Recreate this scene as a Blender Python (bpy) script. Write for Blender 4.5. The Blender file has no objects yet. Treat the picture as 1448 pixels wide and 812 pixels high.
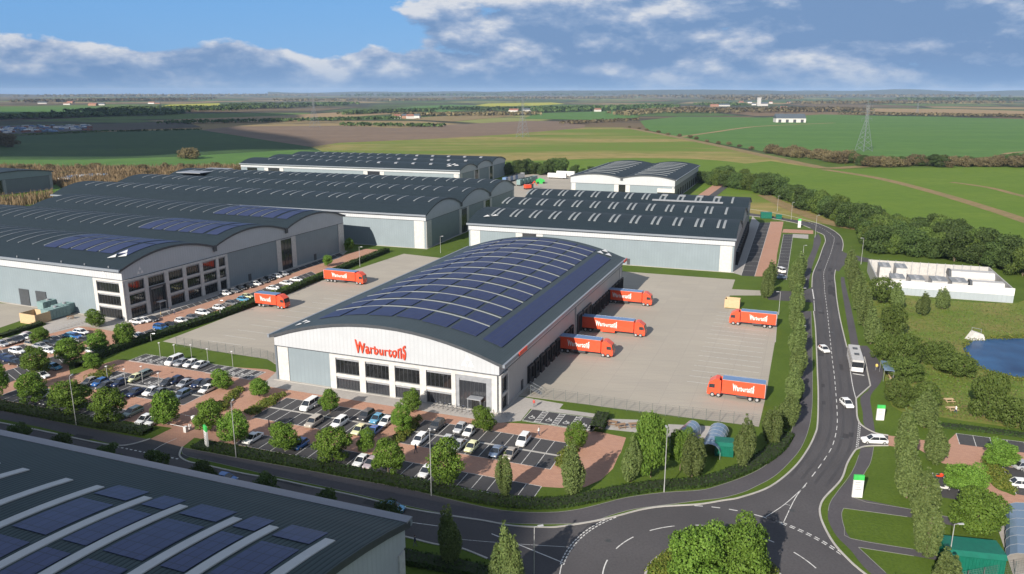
import bpy, math, random
import numpy as np
from mathutils import Vector, Matrix
from mathutils.geometry import tessellate_polygon
random.seed(7); RNG = np.random.default_rng(11)
PI = math.pi
S = bpy.context.scene
COL = S.collection

# ------------------------------------------------------------------ camera model (survey: pixel -> place on the ground)
F, CX, CY, HOR, CAMZ = 1100.0, 724.0, 406.0, 130.0, 60.0
PITCH = math.atan((CY - HOR) / F)
def gp(px, py, z=0.0):
    a = (px - CX) / F; b = (py - CY) / F
    d = (a, math.cos(PITCH) - b * math.sin(PITCH), -math.sin(PITCH) - b * math.cos(PITCH))
    t = (z - CAMZ) / d[2]
    return Vector((d[0] * t, d[1] * t, z))

# ------------------------------------------------------------------ materials
MATS = {}
class NT:
    def __init__(s, name):
        m = bpy.data.materials.new(name); m.use_nodes = True; s.m = m; s.t = m.node_tree; s.n = s.t.nodes
        s.b = s.n['Principled BSDF']; s.c = None
    def node(s, typ, **kw):
        n = s.n.new(typ)
        for k, v in kw.items():
            if k in n.inputs: n.inputs[k].default_value = v
            else: setattr(n, k, v)
        return n
    def l(s, a, b): s.t.links.new(a, b)
    def coord(s, kind='Object', scale=(1, 1, 1), rot=0.0):
        tc = s.n.new('ShaderNodeTexCoord')
        if kind == 'World':
            g = s.n.new('ShaderNodeNewGeometry'); out = g.outputs['Position']
        else: out = tc.outputs[kind]
        mp = s.n.new('ShaderNodeMapping'); mp.inputs['Scale'].default_value = scale; mp.inputs['Rotation'].default_value = (0, 0, rot)
        s.l(out, mp.inputs['Vector']); return mp.outputs['Vector']
    def noise(s, vec, scale, detail=3, rough=.55):
        n = s.node('ShaderNodeTexNoise'); n.inputs['Scale'].default_value = scale; n.inputs['Detail'].default_value = detail
        n.inputs['Roughness'].default_value = rough; s.l(vec, n.inputs['Vector']); return n.outputs['Fac']
    def ramp(s, fac, stops):
        r = s.n.new('ShaderNodeValToRGB'); e = r.color_ramp.elements
        while len(e) < len(stops): e.new(.5)
        for i, (p, c) in enumerate(stops):
            e[i].position = p; e[i].color = (*c, 1) if len(c) == 3 else c
        s.l(fac, r.inputs['Fac']); return r.outputs['Color']
    def mix(s, fac, a, b, typ='MIX'):
        m = s.n.new('ShaderNodeMix'); m.data_type = 'RGBA'; m.blend_type = typ
        for sock, v in ((m.inputs[0], fac), (m.inputs[6], a), (m.inputs[7], b)):
            if isinstance(v, (int, float)): sock.default_value = v
            elif isinstance(v, tuple): sock.default_value = (*v, 1)
            else: s.l(v, sock)
        return m.outputs[2]
    def math(s, op, a, b=0.0):
        m = s.n.new('ShaderNodeMath'); m.operation = op
        for sock, v in ((m.inputs[0], a), (m.inputs[1], b)):
            if isinstance(v, (int, float)): sock.default_value = v
            else: s.l(v, sock)
        return m.outputs[0]
    def col(s, c):
        if isinstance(c, tuple): s.b.inputs['Base Color'].default_value = (*c, 1)
        else: s.l(c, s.b.inputs['Base Color'])
    def bump(s, h, strength=.3, dist=.05):
        b = s.n.new('ShaderNodeBump'); b.inputs['Strength'].default_value = strength; b.inputs['Distance'].default_value = dist
        s.l(h, b.inputs['Height']); s.l(b.outputs['Normal'], s.b.inputs['Normal'])
    def set(s, rough=.7, metal=0.0, spec=.5):
        s.b.inputs['Roughness'].default_value = rough; s.b.inputs['Metallic'].default_value = metal
        s.b.inputs['Specular IOR Level'].default_value = spec
def mul(c, k): return tuple(min(1, x * k) for x in c)

def plain(name, c, rough=.6, metal=0., var=.12, scale=1.5, spec=.4):
    t = NT(name); v = t.coord('World'); n = t.noise(v, scale, 4)
    t.col(t.ramp(n, [(.3, mul(c, 1 - var)), (.7, mul(c, 1 + var))])); t.set(rough, metal, spec); MATS[name] = t.m; return t.m

def two(name, c1, c2, c3, s1, s2, rough=.9, bump=0.0, stretch=(1, 1, 1), rot=0.0, spec=.2):
    """large patches between c1 and c2, fine grain towards c3"""
    t = NT(name); v = t.coord('World', stretch, rot); n1 = t.noise(v, s1, 5, .6); n2 = t.noise(t.coord('World'), s2, 3, .6)
    a = t.ramp(n1, [(.44 if name == 'field_gold' else .36, c1), (.58 if name == 'field_gold' else .64, c2)]); f = t.math('MULTIPLY', t.ramp(n2, [(.42, (0, 0, 0)), (.68, (1, 1, 1))]), .65)
    t.col(t.mix(f, a, c3)); t.set(rough, 0, spec)
    if bump: t.bump(n2, bump, .1)
    MATS[name] = t.m; return t.m

two('lawn', (.060, .098, .010), (.082, .124, .015), (.044, .076, .008), .09, 2.2, bump=.4)
two('rough_grass', (.085, .105, .022), (.125, .118, .038), (.050, .078, .015), .055, .5, bump=.5)
two('meadow', (.100, .150, .018), (.185, .165, .050), (.080, .130, .016), .07, .8, bump=.8)
two('field_shaded', (0.026, 0.062, 0.015), (0.042, 0.083, 0.017), (0.024, 0.055, 0.015), .004, .06, stretch=(1, 3, 1))  # left field: shadow of clouds put into a darker crop green
two('field_green', (0.062, 0.138, 0.026), (0.082, 0.16, 0.03), (0.055, 0.12, 0.024), .004, .05, stretch=(1, 4, 1), rot=.2)
two('field_gold', (.105, .160, .018), (.255, .200, .070), (.130, .140, .028), .0042, .05, stretch=(.5, 2.2, 1), rot=.1)
two('field_near', (0.088, 0.15, 0.012), (0.11, 0.168, 0.016), (0.076, 0.132, 0.011), .012, .15, stretch=(1, 2, 1))
two('field_plough', (.150, .105, .072), (.185, .130, .088), (.130, .092, .066), .004, .05, stretch=(1, 5, 1))
two('field_stubble', (.30, .20, .10), (.24, .17, .085), (.22, .15, .08), .006, .08, stretch=(1, 4, 1))
two('field_rape', (.36, .34, .035), (.30, .29, .04), (.24, .26, .04), .006, .08)
two('track_earth', (.25, .165, .085), (.20, .15, .07), (.13, .125, .04), .02, .25, stretch=(1, 2, 1))
two('asphalt', (.066, .062, .065), (.086, .081, .084), (.056, .053, .056), .06, 3.0, rough=.85, stretch=(1, 1, 1))
two('asphalt_bay', (.054, .053, .056), (.068, .066, .068), (.046, .045, .049), .12, 3.0, rough=.85)
two('footway', (.074, .068, .074), (.090, .083, .089), (.062, .058, .064), .1, 2.5, rough=.88)
two('pale_paving', (.33, .31, .29), (.37, .345, .32), (.29, .27, .25), .1, 1.4, rough=.8)
two('kerb_stone', (.36, .34, .31), (.42, .40, .37), (.30, .29, .27), .3, 3., rough=.85)
two('kerb_dull', (.20, .20, .18), (.24, .24, .22), (.18, .18, .16), .3, 3., rough=.85)
two('reeds', (.22, .15, .075), (.28, .20, .10), (.15, .11, .055), .05, 1.2)
two('bark', (.13, .095, .065), (.18, .14, .10), (.09, .07, .05), 1., 8.)
two('wood_dark', (.028, .036, .020), (.040, .042, .026), (.022, .030, .020), .01, .06)
two('wood_brown', (.085, .062, .045), (.062, .058, .035), (.055, .048, .034), .01, .06)

def mk_concrete():
    t = NT('yard_concrete'); v = t.coord('World', (1, 1, 1), .363)
    n1 = t.noise(v, .035, 5, .6); n2 = t.noise(v, 1.2, 4, .6)
    base = t.ramp(n1, [(.3, (.325, .292, .240)), (.7, (.372, .335, .278))])
    base = t.mix(t.math('MULTIPLY', n2, .25), base, (.29, .265, .235))
    br = t.node('ShaderNodeTexBrick'); t.l(v, br.inputs['Vector'])
    br.inputs['Scale'].default_value = 1; br.inputs['Brick Width'].default_value = 6; br.inputs['Row Height'].default_value = 4.5; br.offset = 0
    br.inputs['Mortar Size'].default_value = .05; br.inputs['Color1'].default_value = (0, 0, 0, 1); br.inputs['Color2'].default_value = (.35, .35, .35, 1)
    br.inputs['Mortar'].default_value = (1, 1, 1, 1)
    base = t.mix(t.math('MULTIPLY', br.outputs['Color'], .55), base, (.235, .215, .195))
    # tyre scuffs running along the bays
    st = t.noise(t.coord('World', (.04, 1.3, 1), .363), 1.0, 3); base = t.mix(t.math('MULTIPLY', t.ramp(st, [(.50, (0, 0, 0)), (.72, (1, 1, 1))]), .40), base, (.26, .24, .22))
    t.col(base); t.set(.82, 0, .3); MATS['yard_concrete'] = t.m
mk_concrete()
def mk_brick():
    t = NT('brick_paving'); v = t.coord('World', (1, 1, 1), .363)
    br = t.node('ShaderNodeTexBrick'); t.l(v, br.inputs['Vector'])
    br.inputs['Scale'].default_value = 1; br.inputs['Brick Width'].default_value = .6; br.inputs['Row Height'].default_value = .3
    br.inputs['Mortar Size'].default_value = .025; br.inputs['Color1'].default_value = (.430, .235, .160, 1); br.inputs['Color2'].default_value = (.350, .185, .128, 1)
    br.inputs['Mortar'].default_value = (.27, .17, .12, 1)
    n = t.noise(v, .12, 4); c = t.mix(t.ramp(n, [(.35, (0, 0, 0)), (.7, (.5, .5, .5))]), br.outputs['Color'], (.37, .22, .165))
    t.col(c); t.set(.85, 0, .25); MATS['brick_paving'] = t.m
mk_brick()
def ribbed(name, c, axis, pitch, rough=.45, metal=0., bump=.5, var=.06, dark=.75, spec=.4):
    t = NT(name); v = t.coord('Object'); w = t.node('ShaderNodeTexWave'); w.bands_direction = axis
    w.inputs['Scale'].default_value = 2 * PI / pitch / 20.0; w.inputs['Distortion'].default_value = 0
    t.l(v, w.inputs['Vector']); n = t.noise(v, .25, 4)
    base = t.ramp(n, [(.3, mul(c, 1 - var)), (.7, mul(c, 1 + var))])
    base = t.mix(t.ramp(w.outputs['Fac'], [(.0, (1, 1, 1)), (.35, (0, 0, 0))]), base, mul(c, dark))
    t.col(base); t.set(rough, metal, spec); t.bump(w.outputs['Fac'], bump, .04); MATS[name] = t.m
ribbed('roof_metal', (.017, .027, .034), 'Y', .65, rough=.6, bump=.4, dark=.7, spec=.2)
ribbed('roof_metal_near', (.044, .064, .066), 'Y', .62, rough=.65, bump=.8, dark=.36, spec=.2)
ribbed('clad_white', (.40, .415, .435), 'X', .9, rough=.5, bump=.15, dark=.93)
ribbed('clad_white_y', (.43, .445, .47), 'Y', .9, rough=.5, bump=.25, dark=.88)
ribbed('clad_blue', (.195, .235, .26), 'X', 1.0, rough=.45, bump=.12, dark=.95)
ribbed('clad_blue_y', (.195, .235, .26), 'Y', 1.0, rough=.45, bump=.12, dark=.95)
ribbed('clad_grey', (.13, .15, .175), 'X', 1.0, rough=.45, bump=.12, dark=.9)
ribbed('clad_grey_y', (.13, .15, .175), 'Y', 1.0, rough=.45, bump=.12, dark=.9)
ribbed('clad_pale', (.36, .35, .35), 'Y', 1.0, rough=.45, bump=.12, dark=.93); M_ALIAS = 1; MATS['clad_pale_y'] = MATS['clad_pale']
plain('trim_white', (.47, .46, .445), .5); ribbed('clad_low', (.30, .335, .36), 'X', 1.2, rough=.5, bump=.1, dark=.95); plain('eave_grey', (.20, .205, .23), .5, var=.04)
plain('trim_dark', (.055, .060, .068), .45); plain('trim_grey', (.24, .25, .27), .45)
plain('gutter_grey', (.19, .21, .24), .4, var=.05)
plain('skylight', (.215, .23, .235), .5, var=.05, scale=.5)
plain('tyre', (.02, .02, .02), .8); plain('rim', (.42, .42, .43), .35, .4)
plain('rim_far', (.42, .42, .43), .35, .4)
plain('truck_red', (.66, .075, .030), .35, var=.05); plain('truck_dark', (.05, .05, .055), .6); plain('sign_red', (.72, .06, .025), .45, var=.03)
plain('decal_white', (.62, .61, .60), .5, var=.03); plain('lamp_metal', (.40, .40, .40), .4, .3); plain('emblem_white', (.85, .85, .85), .5, var=.02); two('patch_asphalt', (.045, .043, .046), (.052, .050, .053), (.040, .038, .041), .2, 4., rough=.85); two('wheel_track', (.058, .055, .058), (.074, .070, .073), (.050, .048, .051), .1, 3.0, rough=.7); plain('iron', (.05, .05, .05), .5)
def mk_paint():
    t = NT('paint_white'); n = t.noise(t.coord('World'), 1.7, 6, .7); t.col(t.ramp(n, [(.34, (.16, .155, .15)), (.46, (.52, .51, .49)), (.7, (.64, .63, .61))])); t.set(.75, 0, .3); MATS['paint_white'] = t.m
mk_paint()
plain('dock_black', (.022, .022, .024), .7); plain('door_grey', (.05, .055, .062), .5); plain('fence_wire', (.11, .125, .12), .5)
plain('timber_brown', (.24, .15, .09), .75, scale=3); plain('near_skylight', (.44, .44, .43), .5, var=.05, scale=.5); plain('plant_top', (.20, .21, .22), .5); plain('timber', (.47, .34, .20), .75, scale=3); plain('tank_green', (.16, .24, .24), .5); plain('skip_green', (.004, .105, .070), .45)
plain('sign_green', (.05, .42, .09), .5); plain('steel', (.42, .43, .45), .35, .6); plain('brick_wall', (.30, .17, .11), .85)
plain('render_white', (.5, .48, .45), .7); plain('tile_red', (.22, .10, .07), .8); plain('pylon_steel', (.20, .22, .24), .5, .3)
plain('compound_wall', (.38, .37, .355), .6); plain('plant_grey', (.42, .41, .40), .5); plain('slate', (.07, .085, .10), .6)
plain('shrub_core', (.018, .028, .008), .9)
def glass(name, c, rough=.12, spec=.8):
    t = NT(name); t.col(c); t.set(rough, 0, spec); MATS[name] = t.m
glass('glass_dark', (.012, .013, .014), .06); glass('glass_tint', (.028, .030, .036), .10); glass('glass_blue', (.13, .19, .27), .12); glass('car_glass', (.015, .018, .022), .05, 1.0)
def mk_pv():
    t = NT('solar_panel'); v = t.coord('Object'); br = t.node('ShaderNodeTexBrick'); t.l(v, br.inputs['Vector']); br.offset = 0
    br.inputs['Scale'].default_value = 1; br.inputs['Brick Width'].default_value = 1.05; br.inputs['Row Height'].default_value = 1.7
    br.inputs['Mortar Size'].default_value = .05; br.inputs['Color1'].default_value = (.024, .034, .090, 1); br.inputs['Color2'].default_value = (.028, .040, .102, 1)
    br.inputs['Mortar'].default_value = (.042, .048, .070, 1); t.col(br.outputs['Color']); t.set(.5, 0, .18); MATS['solar_panel'] = t.m
mk_pv()
def leaf(name, c1, c2, trans=.25):
    t = NT(name); g = t.node('ShaderNodeNewGeometry'); oi = t.node('ShaderNodeObjectInfo')
    base = t.ramp(g.outputs['Random Per Island'], [(.0, c1), (1.0, c2)])
    hs = t.node('ShaderNodeHueSaturation'); t.l(base, hs.inputs['Color'])
    t.l(t.math('ADD', t.math('MULTIPLY', oi.outputs['Random'], .5), .75), hs.inputs['Value'])
    t.l(t.math('ADD', t.math('MULTIPLY', oi.outputs['Random'], .014), .495), hs.inputs['Hue'])
    t.col(hs.outputs['Color']); t.set(.65, 0, .2)
    tr = t.node('ShaderNodeBsdfTranslucent'); t.l(hs.outputs['Color'], tr.inputs['Color'])
    mx = t.node('ShaderNodeMixShader'); mx.inputs[0].default_value = trans
    t.l(t.b.outputs[0], mx.inputs[1]); t.l(tr.outputs[0], mx.inputs[2]); t.l(mx.outputs[0], t.n['Material Output'].inputs['Surface'])
    MATS[name] = t.m
leaf('leaf_young', (.072, .140, .016), (.150, .235, .034))
leaf('leaf_bright', (.078, .152, .018), (.155, .245, .040))
leaf('leaf_poplar', (.066, .100, .026), (.155, .195, .062))
leaf('leaf_dark', (.036, .064, .017), (.085, .125, .034))
leaf('leaf_olive', (.060, .098, .018), (.115, .155, .036))
leaf('leaf_brown', (.100, .080, .042), (.190, .150, .075))
leaf('leaf_hedge', (.020, .042, .008), (.040, .072, .012))
leaf('leaf_shrub', (.060, .100, .014), (.160, .160, .030))
leaf('leaf_reed', (.13, .090, .048), (.24, .170, .095))
def mk_water():
    t = NT('pond_water'); n = t.noise(t.coord('World'), .09, 4); t.col(t.ramp(n, [(.35, (.006, .034, .10)), (.7, (.020, .085, .20))]))
    t.set(.3, 0, .12); t.bump(t.noise(t.coord('World'), 1.5, 3), .15, .05); MATS['pond_water'] = t.m
mk_water()
def mk_farmland():
    t = NT('farmland'); v = t.coord('World', (1, .62, 1), .5)
    vo = t.node('ShaderNodeTexVoronoi'); vo.inputs['Scale'].default_value = .0021; vo.inputs['Randomness'].default_value = .8; t.l(v, vo.inputs['Vector'])
    sep = t.node('ShaderNodeSeparateColor'); t.l(vo.outputs['Color'], sep.inputs[0])
    c = t.ramp(sep.outputs[0], [(.0, (.070, .115, .030)), (.16, (.16, .11, .065)), (.32, (.10, .145, .040)), (.46, (.24, .18, .09)), (.6, (.065, .095, .030)), (.74, (.13, .095, .055)), (.88, (.20, .21, .07))])
    c.node.color_ramp.interpolation = 'CONSTANT'
    ve = t.node('ShaderNodeTexVoronoi'); ve.feature = 'DISTANCE_TO_EDGE'; ve.inputs['Scale'].default_value = .0021; ve.inputs['Randomness'].default_value = .8; t.l(v, ve.inputs['Vector'])
    ed = t.ramp(ve.outputs['Distance'], [(.02, (1, 1, 1)), (.05, (0, 0, 0))])
    c = t.mix(ed, c, (.045, .045, .03))
    n = t.noise(t.coord('World', (.6, 1, 1)), .0016, 7, .7); c = t.mix(t.ramp(n, [(.50, (0, 0, 0)), (.56, (.85, .85, .85))]), c, (.050, .046, .034))
    t.col(c); t.set(.95, 0, .1); MATS['farmland'] = t.m
mk_farmland()
M = MATS

MATS['solar_panel_near'] = None
def mk_pv2():
    t = NT('solar_panel_near'); v = t.coord('Object'); br = t.node('ShaderNodeTexBrick'); t.l(v, br.inputs['Vector']); br.offset = 0
    br.inputs['Scale'].default_value = 1; br.inputs['Brick Width'].default_value = 1.72; br.inputs['Row Height'].default_value = 1.05
    br.inputs['Mortar Size'].default_value = .07; br.inputs['Color1'].default_value = (.034, .042, .105, 1); br.inputs['Color2'].default_value = (.042, .052, .125, 1)
    br.inputs['Mortar'].default_value = (.022, .028, .06, 1); t.col(br.outputs['Color']); t.set(.4, 0, .3); MATS['solar_panel_near'] = t.m
mk_pv2()
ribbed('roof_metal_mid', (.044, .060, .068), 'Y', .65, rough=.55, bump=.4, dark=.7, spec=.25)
# ------------------------------------------------------------------ mesh helpers
class MB:
    def __init__(s): s.v = []; s.f = []; s.mi = []; s.mats = []
    def mat(s, name):
        if name not in s.mats: s.mats.append(name)
        return s.mats.index(name)
    def add(s, vs, fs, m='trim_white'):
        o = len(s.v); s.v += [tuple(x) for x in vs]; k = s.mat(m)
        for f in fs: s.f.append([i + o for i in f]); s.mi.append(k)
        return s
    def box(s, x0, x1, y0, y1, z0, z1, m='trim_white'):
        vs = [(x0, y0, z0), (x1, y0, z0), (x1, y1, z0), (x0, y1, z0), (x0, y0, z1), (x1, y0, z1), (x1, y1, z1), (x0, y1, z1)]
        return s.add(vs, [(0, 3, 2, 1), (4, 5, 6, 7), (0, 1, 5, 4), (1, 2, 6, 5), (2, 3, 7, 6), (3, 0, 4, 7)], m)
    def prism(s, prof, y0, y1, m='trim_white'):      # profile in x,z extruded along y
        n = len(prof); vs = [(x, y0, z) for x, z in prof] + [(x, y1, z) for x, z in prof]
        fs = [tuple(range(n)), tuple(range(2 * n - 1, n - 1, -1))] + [(i, i + n, (i + 1) % n + n, (i + 1) % n) for i in range(n)]
        return s.add(vs, fs, m)
    def prismx(s, prof, x0, x1, m='trim_white'):     # profile in y,z extruded along x
        n = len(prof); vs = [(x0, y, z) for y, z in prof] + [(x1, y, z) for y, z in prof]
        fs = [tuple(range(n - 1, -1, -1)), tuple(range(n, 2 * n))] + [(i, (i + 1) % n, (i + 1) % n + n, i + n) for i in range(n)]
        return s.add(vs, fs, m)
    def tube(s, a, b, r0, r1=None, n=6, m='trim_white'):
        r1 = r0 if r1 is None else r1; a = Vector(a); b = Vector(b); d = (b - a).normalized()
        u = d.orthogonal().normalized(); w = d.cross(u)
        vs = [a + (u * math.cos(2 * PI * i / n) + w * math.sin(2 * PI * i / n)) * r0 for i in range(n)] + [b + (u * math.cos(2 * PI * i / n) + w * math.sin(2 * PI * i / n)) * r1 for i in range(n)]
        fs = [tuple(range(n - 1, -1, -1)), tuple(range(n, 2 * n))] + [(i, (i + 1) % n, (i + 1) % n + n, i + n) for i in range(n)]
        return s.add(vs, fs, m)
    def build(s, name, parent=None, smooth=False, loc=None, rz=0.0):
        me = bpy.data.meshes.new(name); me.from_pydata(s.v, [], s.f)
        for k in s.mats: me.materials.append(M[k])
        me.polygons.foreach_set('material_index', s.mi)
        if smooth: me.polygons.foreach_set('use_smooth', [True] * len(me.polygons))
        me.update(); o = bpy.data.objects.new(name, me); COL.objects.link(o)
        if parent: o.parent = parent
        if loc is not None: o.location = loc
        if rz: o.rotation_euler = (0, 0, rz)
        return o
def tag(o, label=None, cat=None, group=None, kind=None):
    if label: o['label'] = label
    if cat: o['category'] = cat
    if group: o['group'] = group
    if kind: o['kind'] = kind
    return o
def empty(name, loc, rz=0.0, label=None, cat=None, group=None):
    o = bpy.data.objects.new(name, None); COL.objects.link(o); o.location = loc; o.rotation_euler = (0, 0, rz); o.empty_display_size = .5
    return tag(o, label, cat, group)
KIDS = {}
def kids(o):
    return [c for c in bpy.data.objects if c.parent == o]
def copy_tree(o, ch=None):
    """copy a thing, its parts and sub-parts"""
    c = o.copy(); COL.objects.link(c)
    if o.name not in KIDS: KIDS[o.name] = kids(o)
    for k in KIDS[o.name]:
        d = copy_tree(k); d.parent = c
    return c
def smooth_line(pts, n=6):
    """Catmull-Rom through the traced points"""
    P = [Vector(p[:2]) for p in pts]; out = []
    for i in range(len(P) - 1):
        p0 = P[max(i - 1, 0)]; p1 = P[i]; p2 = P[i + 1]; p3 = P[min(i + 2, len(P) - 1)]
        for k in range(n):
            t = k / n
            out.append(.5 * ((2 * p1) + (-p0 + p2) * t + (2 * p0 - 5 * p1 + 4 * p2 - p3) * t * t + (-p0 + 3 * p1 - 3 * p2 + p3) * t ** 3))
    out.append(P[-1]); return out
def W(pts): return [gp(x, y).xy for x, y in pts]
def sheet(name, pts, z, m, thick=0.0, kind='structure'):
    P = [Vector((p[0], p[1], 0)) for p in pts]
    tris = tessellate_polygon([P]); b = MB(); vs = [(p.x, p.y, z) for p in P]
    fs = []
    for t in tris:
        a, c, d = (P[i] for i in t); up = (c - a).cross(d - a).z > 0
        fs.append(t if up else t[::-1])
    b.add(vs, fs, m)
    o = b.build(name); return tag(o, kind=kind)
def ribbon_mb(b, line, w, z, m, off=0.0, h=0.0):
    L = [Vector(p[:2]) for p in line]; n = len(L); lft = []; rgt = []
    for i in range(n):
        d = (L[min(i + 1, n - 1)] - L[max(i - 1, 0)]).normalized(); nn = Vector((-d.y, d.x))
        lft.append(L[i] + nn * (off + w / 2)); rgt.append(L[i] + nn * (off - w / 2))
    vs = [(p.x, p.y, z + h) for p in lft] + [(p.x, p.y, z + h) for p in rgt]
    fs = [(i, i + n, i + n + 1, i + 1) for i in range(n - 1)]
    if h:
        vs += [(p.x, p.y, z) for p in lft] + [(p.x, p.y, z) for p in rgt]
        fs += [(i, i + 1, i + 1 + 2 * n, i + 2 * n) for i in range(n - 1)] + [(i + n, i + 3 * n, i + 3 * n + 1, i + n + 1) for i in range(n - 1)]
    b.add(vs, fs, m)
def resample(line, step):
    L = [Vector(p[:2]) for p in line]; out = [L[0]]; acc = 0.0
    for a, c in zip(L, L[1:]):
        d = (c - a).length; t = step - acc
        while t <= d: out.append(a + (c - a) * (t / d)); t += step
        acc = (acc + d) % step
    return out
def dashes(b, line, dash, gap, w, z, m='paint_white'):
    L = resample(line, .25); nd = max(1, int(dash / .25)); ng = max(1, int(gap / .25)); i = 0
    while i + nd < len(L):
        ribbon_mb(b, L[i:i + nd + 1], w, z, m); i += nd + ng

# frame of the main building
WBO = Vector((-50.37, 157.64, 0)); WBT = -.363
def loc(a, b, z=0.0, O=WBO, t=WBT):
    return Vector((O.x + a * math.cos(t) - b * math.sin(t), O.y + a * math.sin(t) + b * math.cos(t), z))
def tolocal(p, O=WBO, t=WBT):
    dx, dy = p[0] - O.x, p[1] - O.y
    return (dx * math.cos(t) + dy * math.sin(t), -dx * math.sin(t) + dy * math.cos(t))
ORD = ['first', 'second', 'third', 'fourth', 'fifth', 'sixth', 'seventh', 'eighth', 'ninth', 'tenth', 'eleventh', 'twelfth', 'thirteenth', 'fourteenth', 'fifteenth', 'sixteenth', 'seventeenth', 'eighteenth', 'nineteenth', 'twentieth', 'twenty-first', 'twenty-second', 'twenty-third', 'twenty-fourth', 'twenty-fifth', 'twenty-sixth', 'twenty-seventh', 'twenty-eighth', 'twenty-ninth', 'thirtieth']
# ------------------------------------------------------------------ ground, fields
def circle_pts(cx, cy, r, n=64): return [(cx + r * math.cos(2 * PI * i / n), cy + r * math.sin(2 * PI * i / n)) for i in range(n)]
sheet('ground', circle_pts(0, 0, 19500, 96), -.30, 'farmland')
sheet('site_ground', [(-420, -150), (420, -150), (420, 700), (150, 760), (-420, 760)], 0.0, 'lawn')
def field(name, px, z, m, n=0):
    P = W(px); return sheet(name, smooth_line(P + [P[0]], n)[:-1] if n else P, z, m)
field('field', [(-260, 196), (0, 194), (130, 187), (278, 183), (330, 190), (390, 200), (440, 208), (455, 214), (400, 250), (345, 262), (-260, 262)], .02, 'field_shaded')
field('field', [(-260, 226), (0, 226), (120, 226), (250, 222), (330, 217), (420, 212), (455, 214), (400, 250), (345, 270), (-260, 270)], .05, 'field_green')
field('field', [(455, 214), (440, 208), (480, 202), (613, 196), (713, 190), (826, 180), (880, 180), (960, 194), (1088, 222), (1165, 240), (1228, 268), (1290, 300), (1448, 350), (1600, 400), (1250, 330), (1050, 300), (700, 275), (400, 262), (420, 225)], .05, 'field_gold')
field('field', [(285, 184), (330, 179), (480, 178), (560, 181), (646, 176), (746, 171), (800, 172), (828, 177), (826, 181), (713, 190.5), (613, 196.5), (480, 202), (440, 208), (380, 199)], .08, 'field_plough')
field('field', [(905, 171), (960, 165), (1088, 166.5), (1162, 162), (1300, 165), (1448, 168.5), (1700, 172), (1700, 226), (1448, 226), (1263, 222), (1175, 230), (1100, 218), (960, 193.8), (915, 184)], .08, 'field_green')
field('field', [(1165, 240), (1250, 238), (1448, 236), (1700, 236), (1700, 470), (1448, 392), (1330, 345), (1228, 300), (1100, 262), (1000, 250), (1010, 236), (1090, 228)], .08, 'field_near')
field('field', [(700, 258), (700, 232), (800, 226), (900, 224), (1000, 226), (1075, 236), (1120, 262), (1040, 275), (900, 262)], .10, 'field_near', 5)
# bare tracks and worn strips
b = MB()
def track(px, w, z, m='track_earth'):
    bb = MB(); ribbon_mb(bb, smooth_line(W(px), 6), w, z, m); return tag(bb.build('farm_track'), kind='structure')
track([(820, 181), (880, 181), (930, 189), (1000, 203), (1088, 222), (1140, 233), (1175, 238), (1260, 234), (1448, 232), (1700, 232)], 13, .14)
track([(1165, 240), (1240, 252), (1320, 272), (1400, 296), (1448, 312), (1560, 350)], 8, .12)
track([(1345, 258), (1400, 266), (1448, 278), (1560, 300)], 5, .16)
track([(960, 194), (1010, 187), (1060, 180), (1110, 177), (1180, 174)], 9, .16, 'field_stubble')
track([(1420, 218), (1448, 215), (1560, 210)], 6, .16, 'field_stubble')
track([(1080, 276), (1130, 300), (1200, 322), (1280, 330), (1448, 385)], 8, .13)
field('field', [(205, 171), (300, 167), (390, 164), (480, 159), (560, 158), (560, 161), (400, 172), (270, 175)], .1, 'field_stubble')
field('field', [(0, 160), (0, 152), (120, 151), (180, 154), (60, 163)], .1, 'field_green')
field('field', [(210, 154), (240, 148), (310, 146), (315, 152), (260, 155)], .1, 'field_rape')
field('field', [(672, 149), (690, 146.5), (780, 145), (800, 147), (760, 149.5), (690, 151)], .1, 'field_rape')
field('field', [(560, 153), (640, 148), (700, 152), (640, 158), (575, 160)], .1, 'field_green')
field('field', [(740, 168), (760, 160), (880, 157), (905, 166), (850, 170)], .1, 'field_green')
field('field', [(1210, 157), (1240, 153.5), (1360, 154.5), (1448, 157), (1600, 159), (1600, 164), (1448, 163), (1330, 161)], .1, 'field_stubble')
field('field', [(560, 168), (700, 160), (730, 164), (640, 172)], .1, 'track_earth')
field('field', [(100, 177), (260, 172), (285, 180), (180, 184), (130, 185)], .1, 'wood_brown')

# ------------------------------------------------------------------ roads
UPK = [(-500, 520), (-200, 562), (0, 598), (73, 612.6), (125, 624), (164.5, 630.3)]
JL = [(164.5, 630.3), (187.4, 628.3), (212.4, 621)]
JR = [(258, 632.4), (254, 645), (266.5, 653.2), (287.3, 657.4)]
UPK2 = [(287.3, 657.4), (343.7, 670), (395.7, 679), (435, 687.6), (504, 702), (573.4, 718.7), (628.6, 728.4), (684, 736.7), (725, 744), (773, 746), (797.7, 744.3), (843, 737), (876.5, 729), (907.5, 721), (938.6, 716.5), (988, 713.5), (1023, 708), (1048, 703.5), (1089.4, 688.3), (1122.6, 662), (1141.5, 637), (1152, 616), (1156, 599.6), (1157, 560), (1156, 530), (1155, 505), (1153, 463), (1150.3, 440.4)]
WEST2 = [(1148, 407), (1148.7, 392), (1151, 383), (1157.6, 367.7), (1163, 352), (1167, 342), (1166.3, 336), (1164, 332), (1155, 328)]
WEST3 = [(1146, 323), (1130, 317), (1107.6, 312), (1085, 308.5), (1064, 306), (1030, 303)]
EAST1 = [(1030, 293), (1064.3, 296.6), (1098.7, 302), (1129.7, 308.8), (1154, 315.4), (1173, 323), (1185, 331), (1190, 337), (1192.3, 345.5), (1191, 355.5)]
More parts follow.
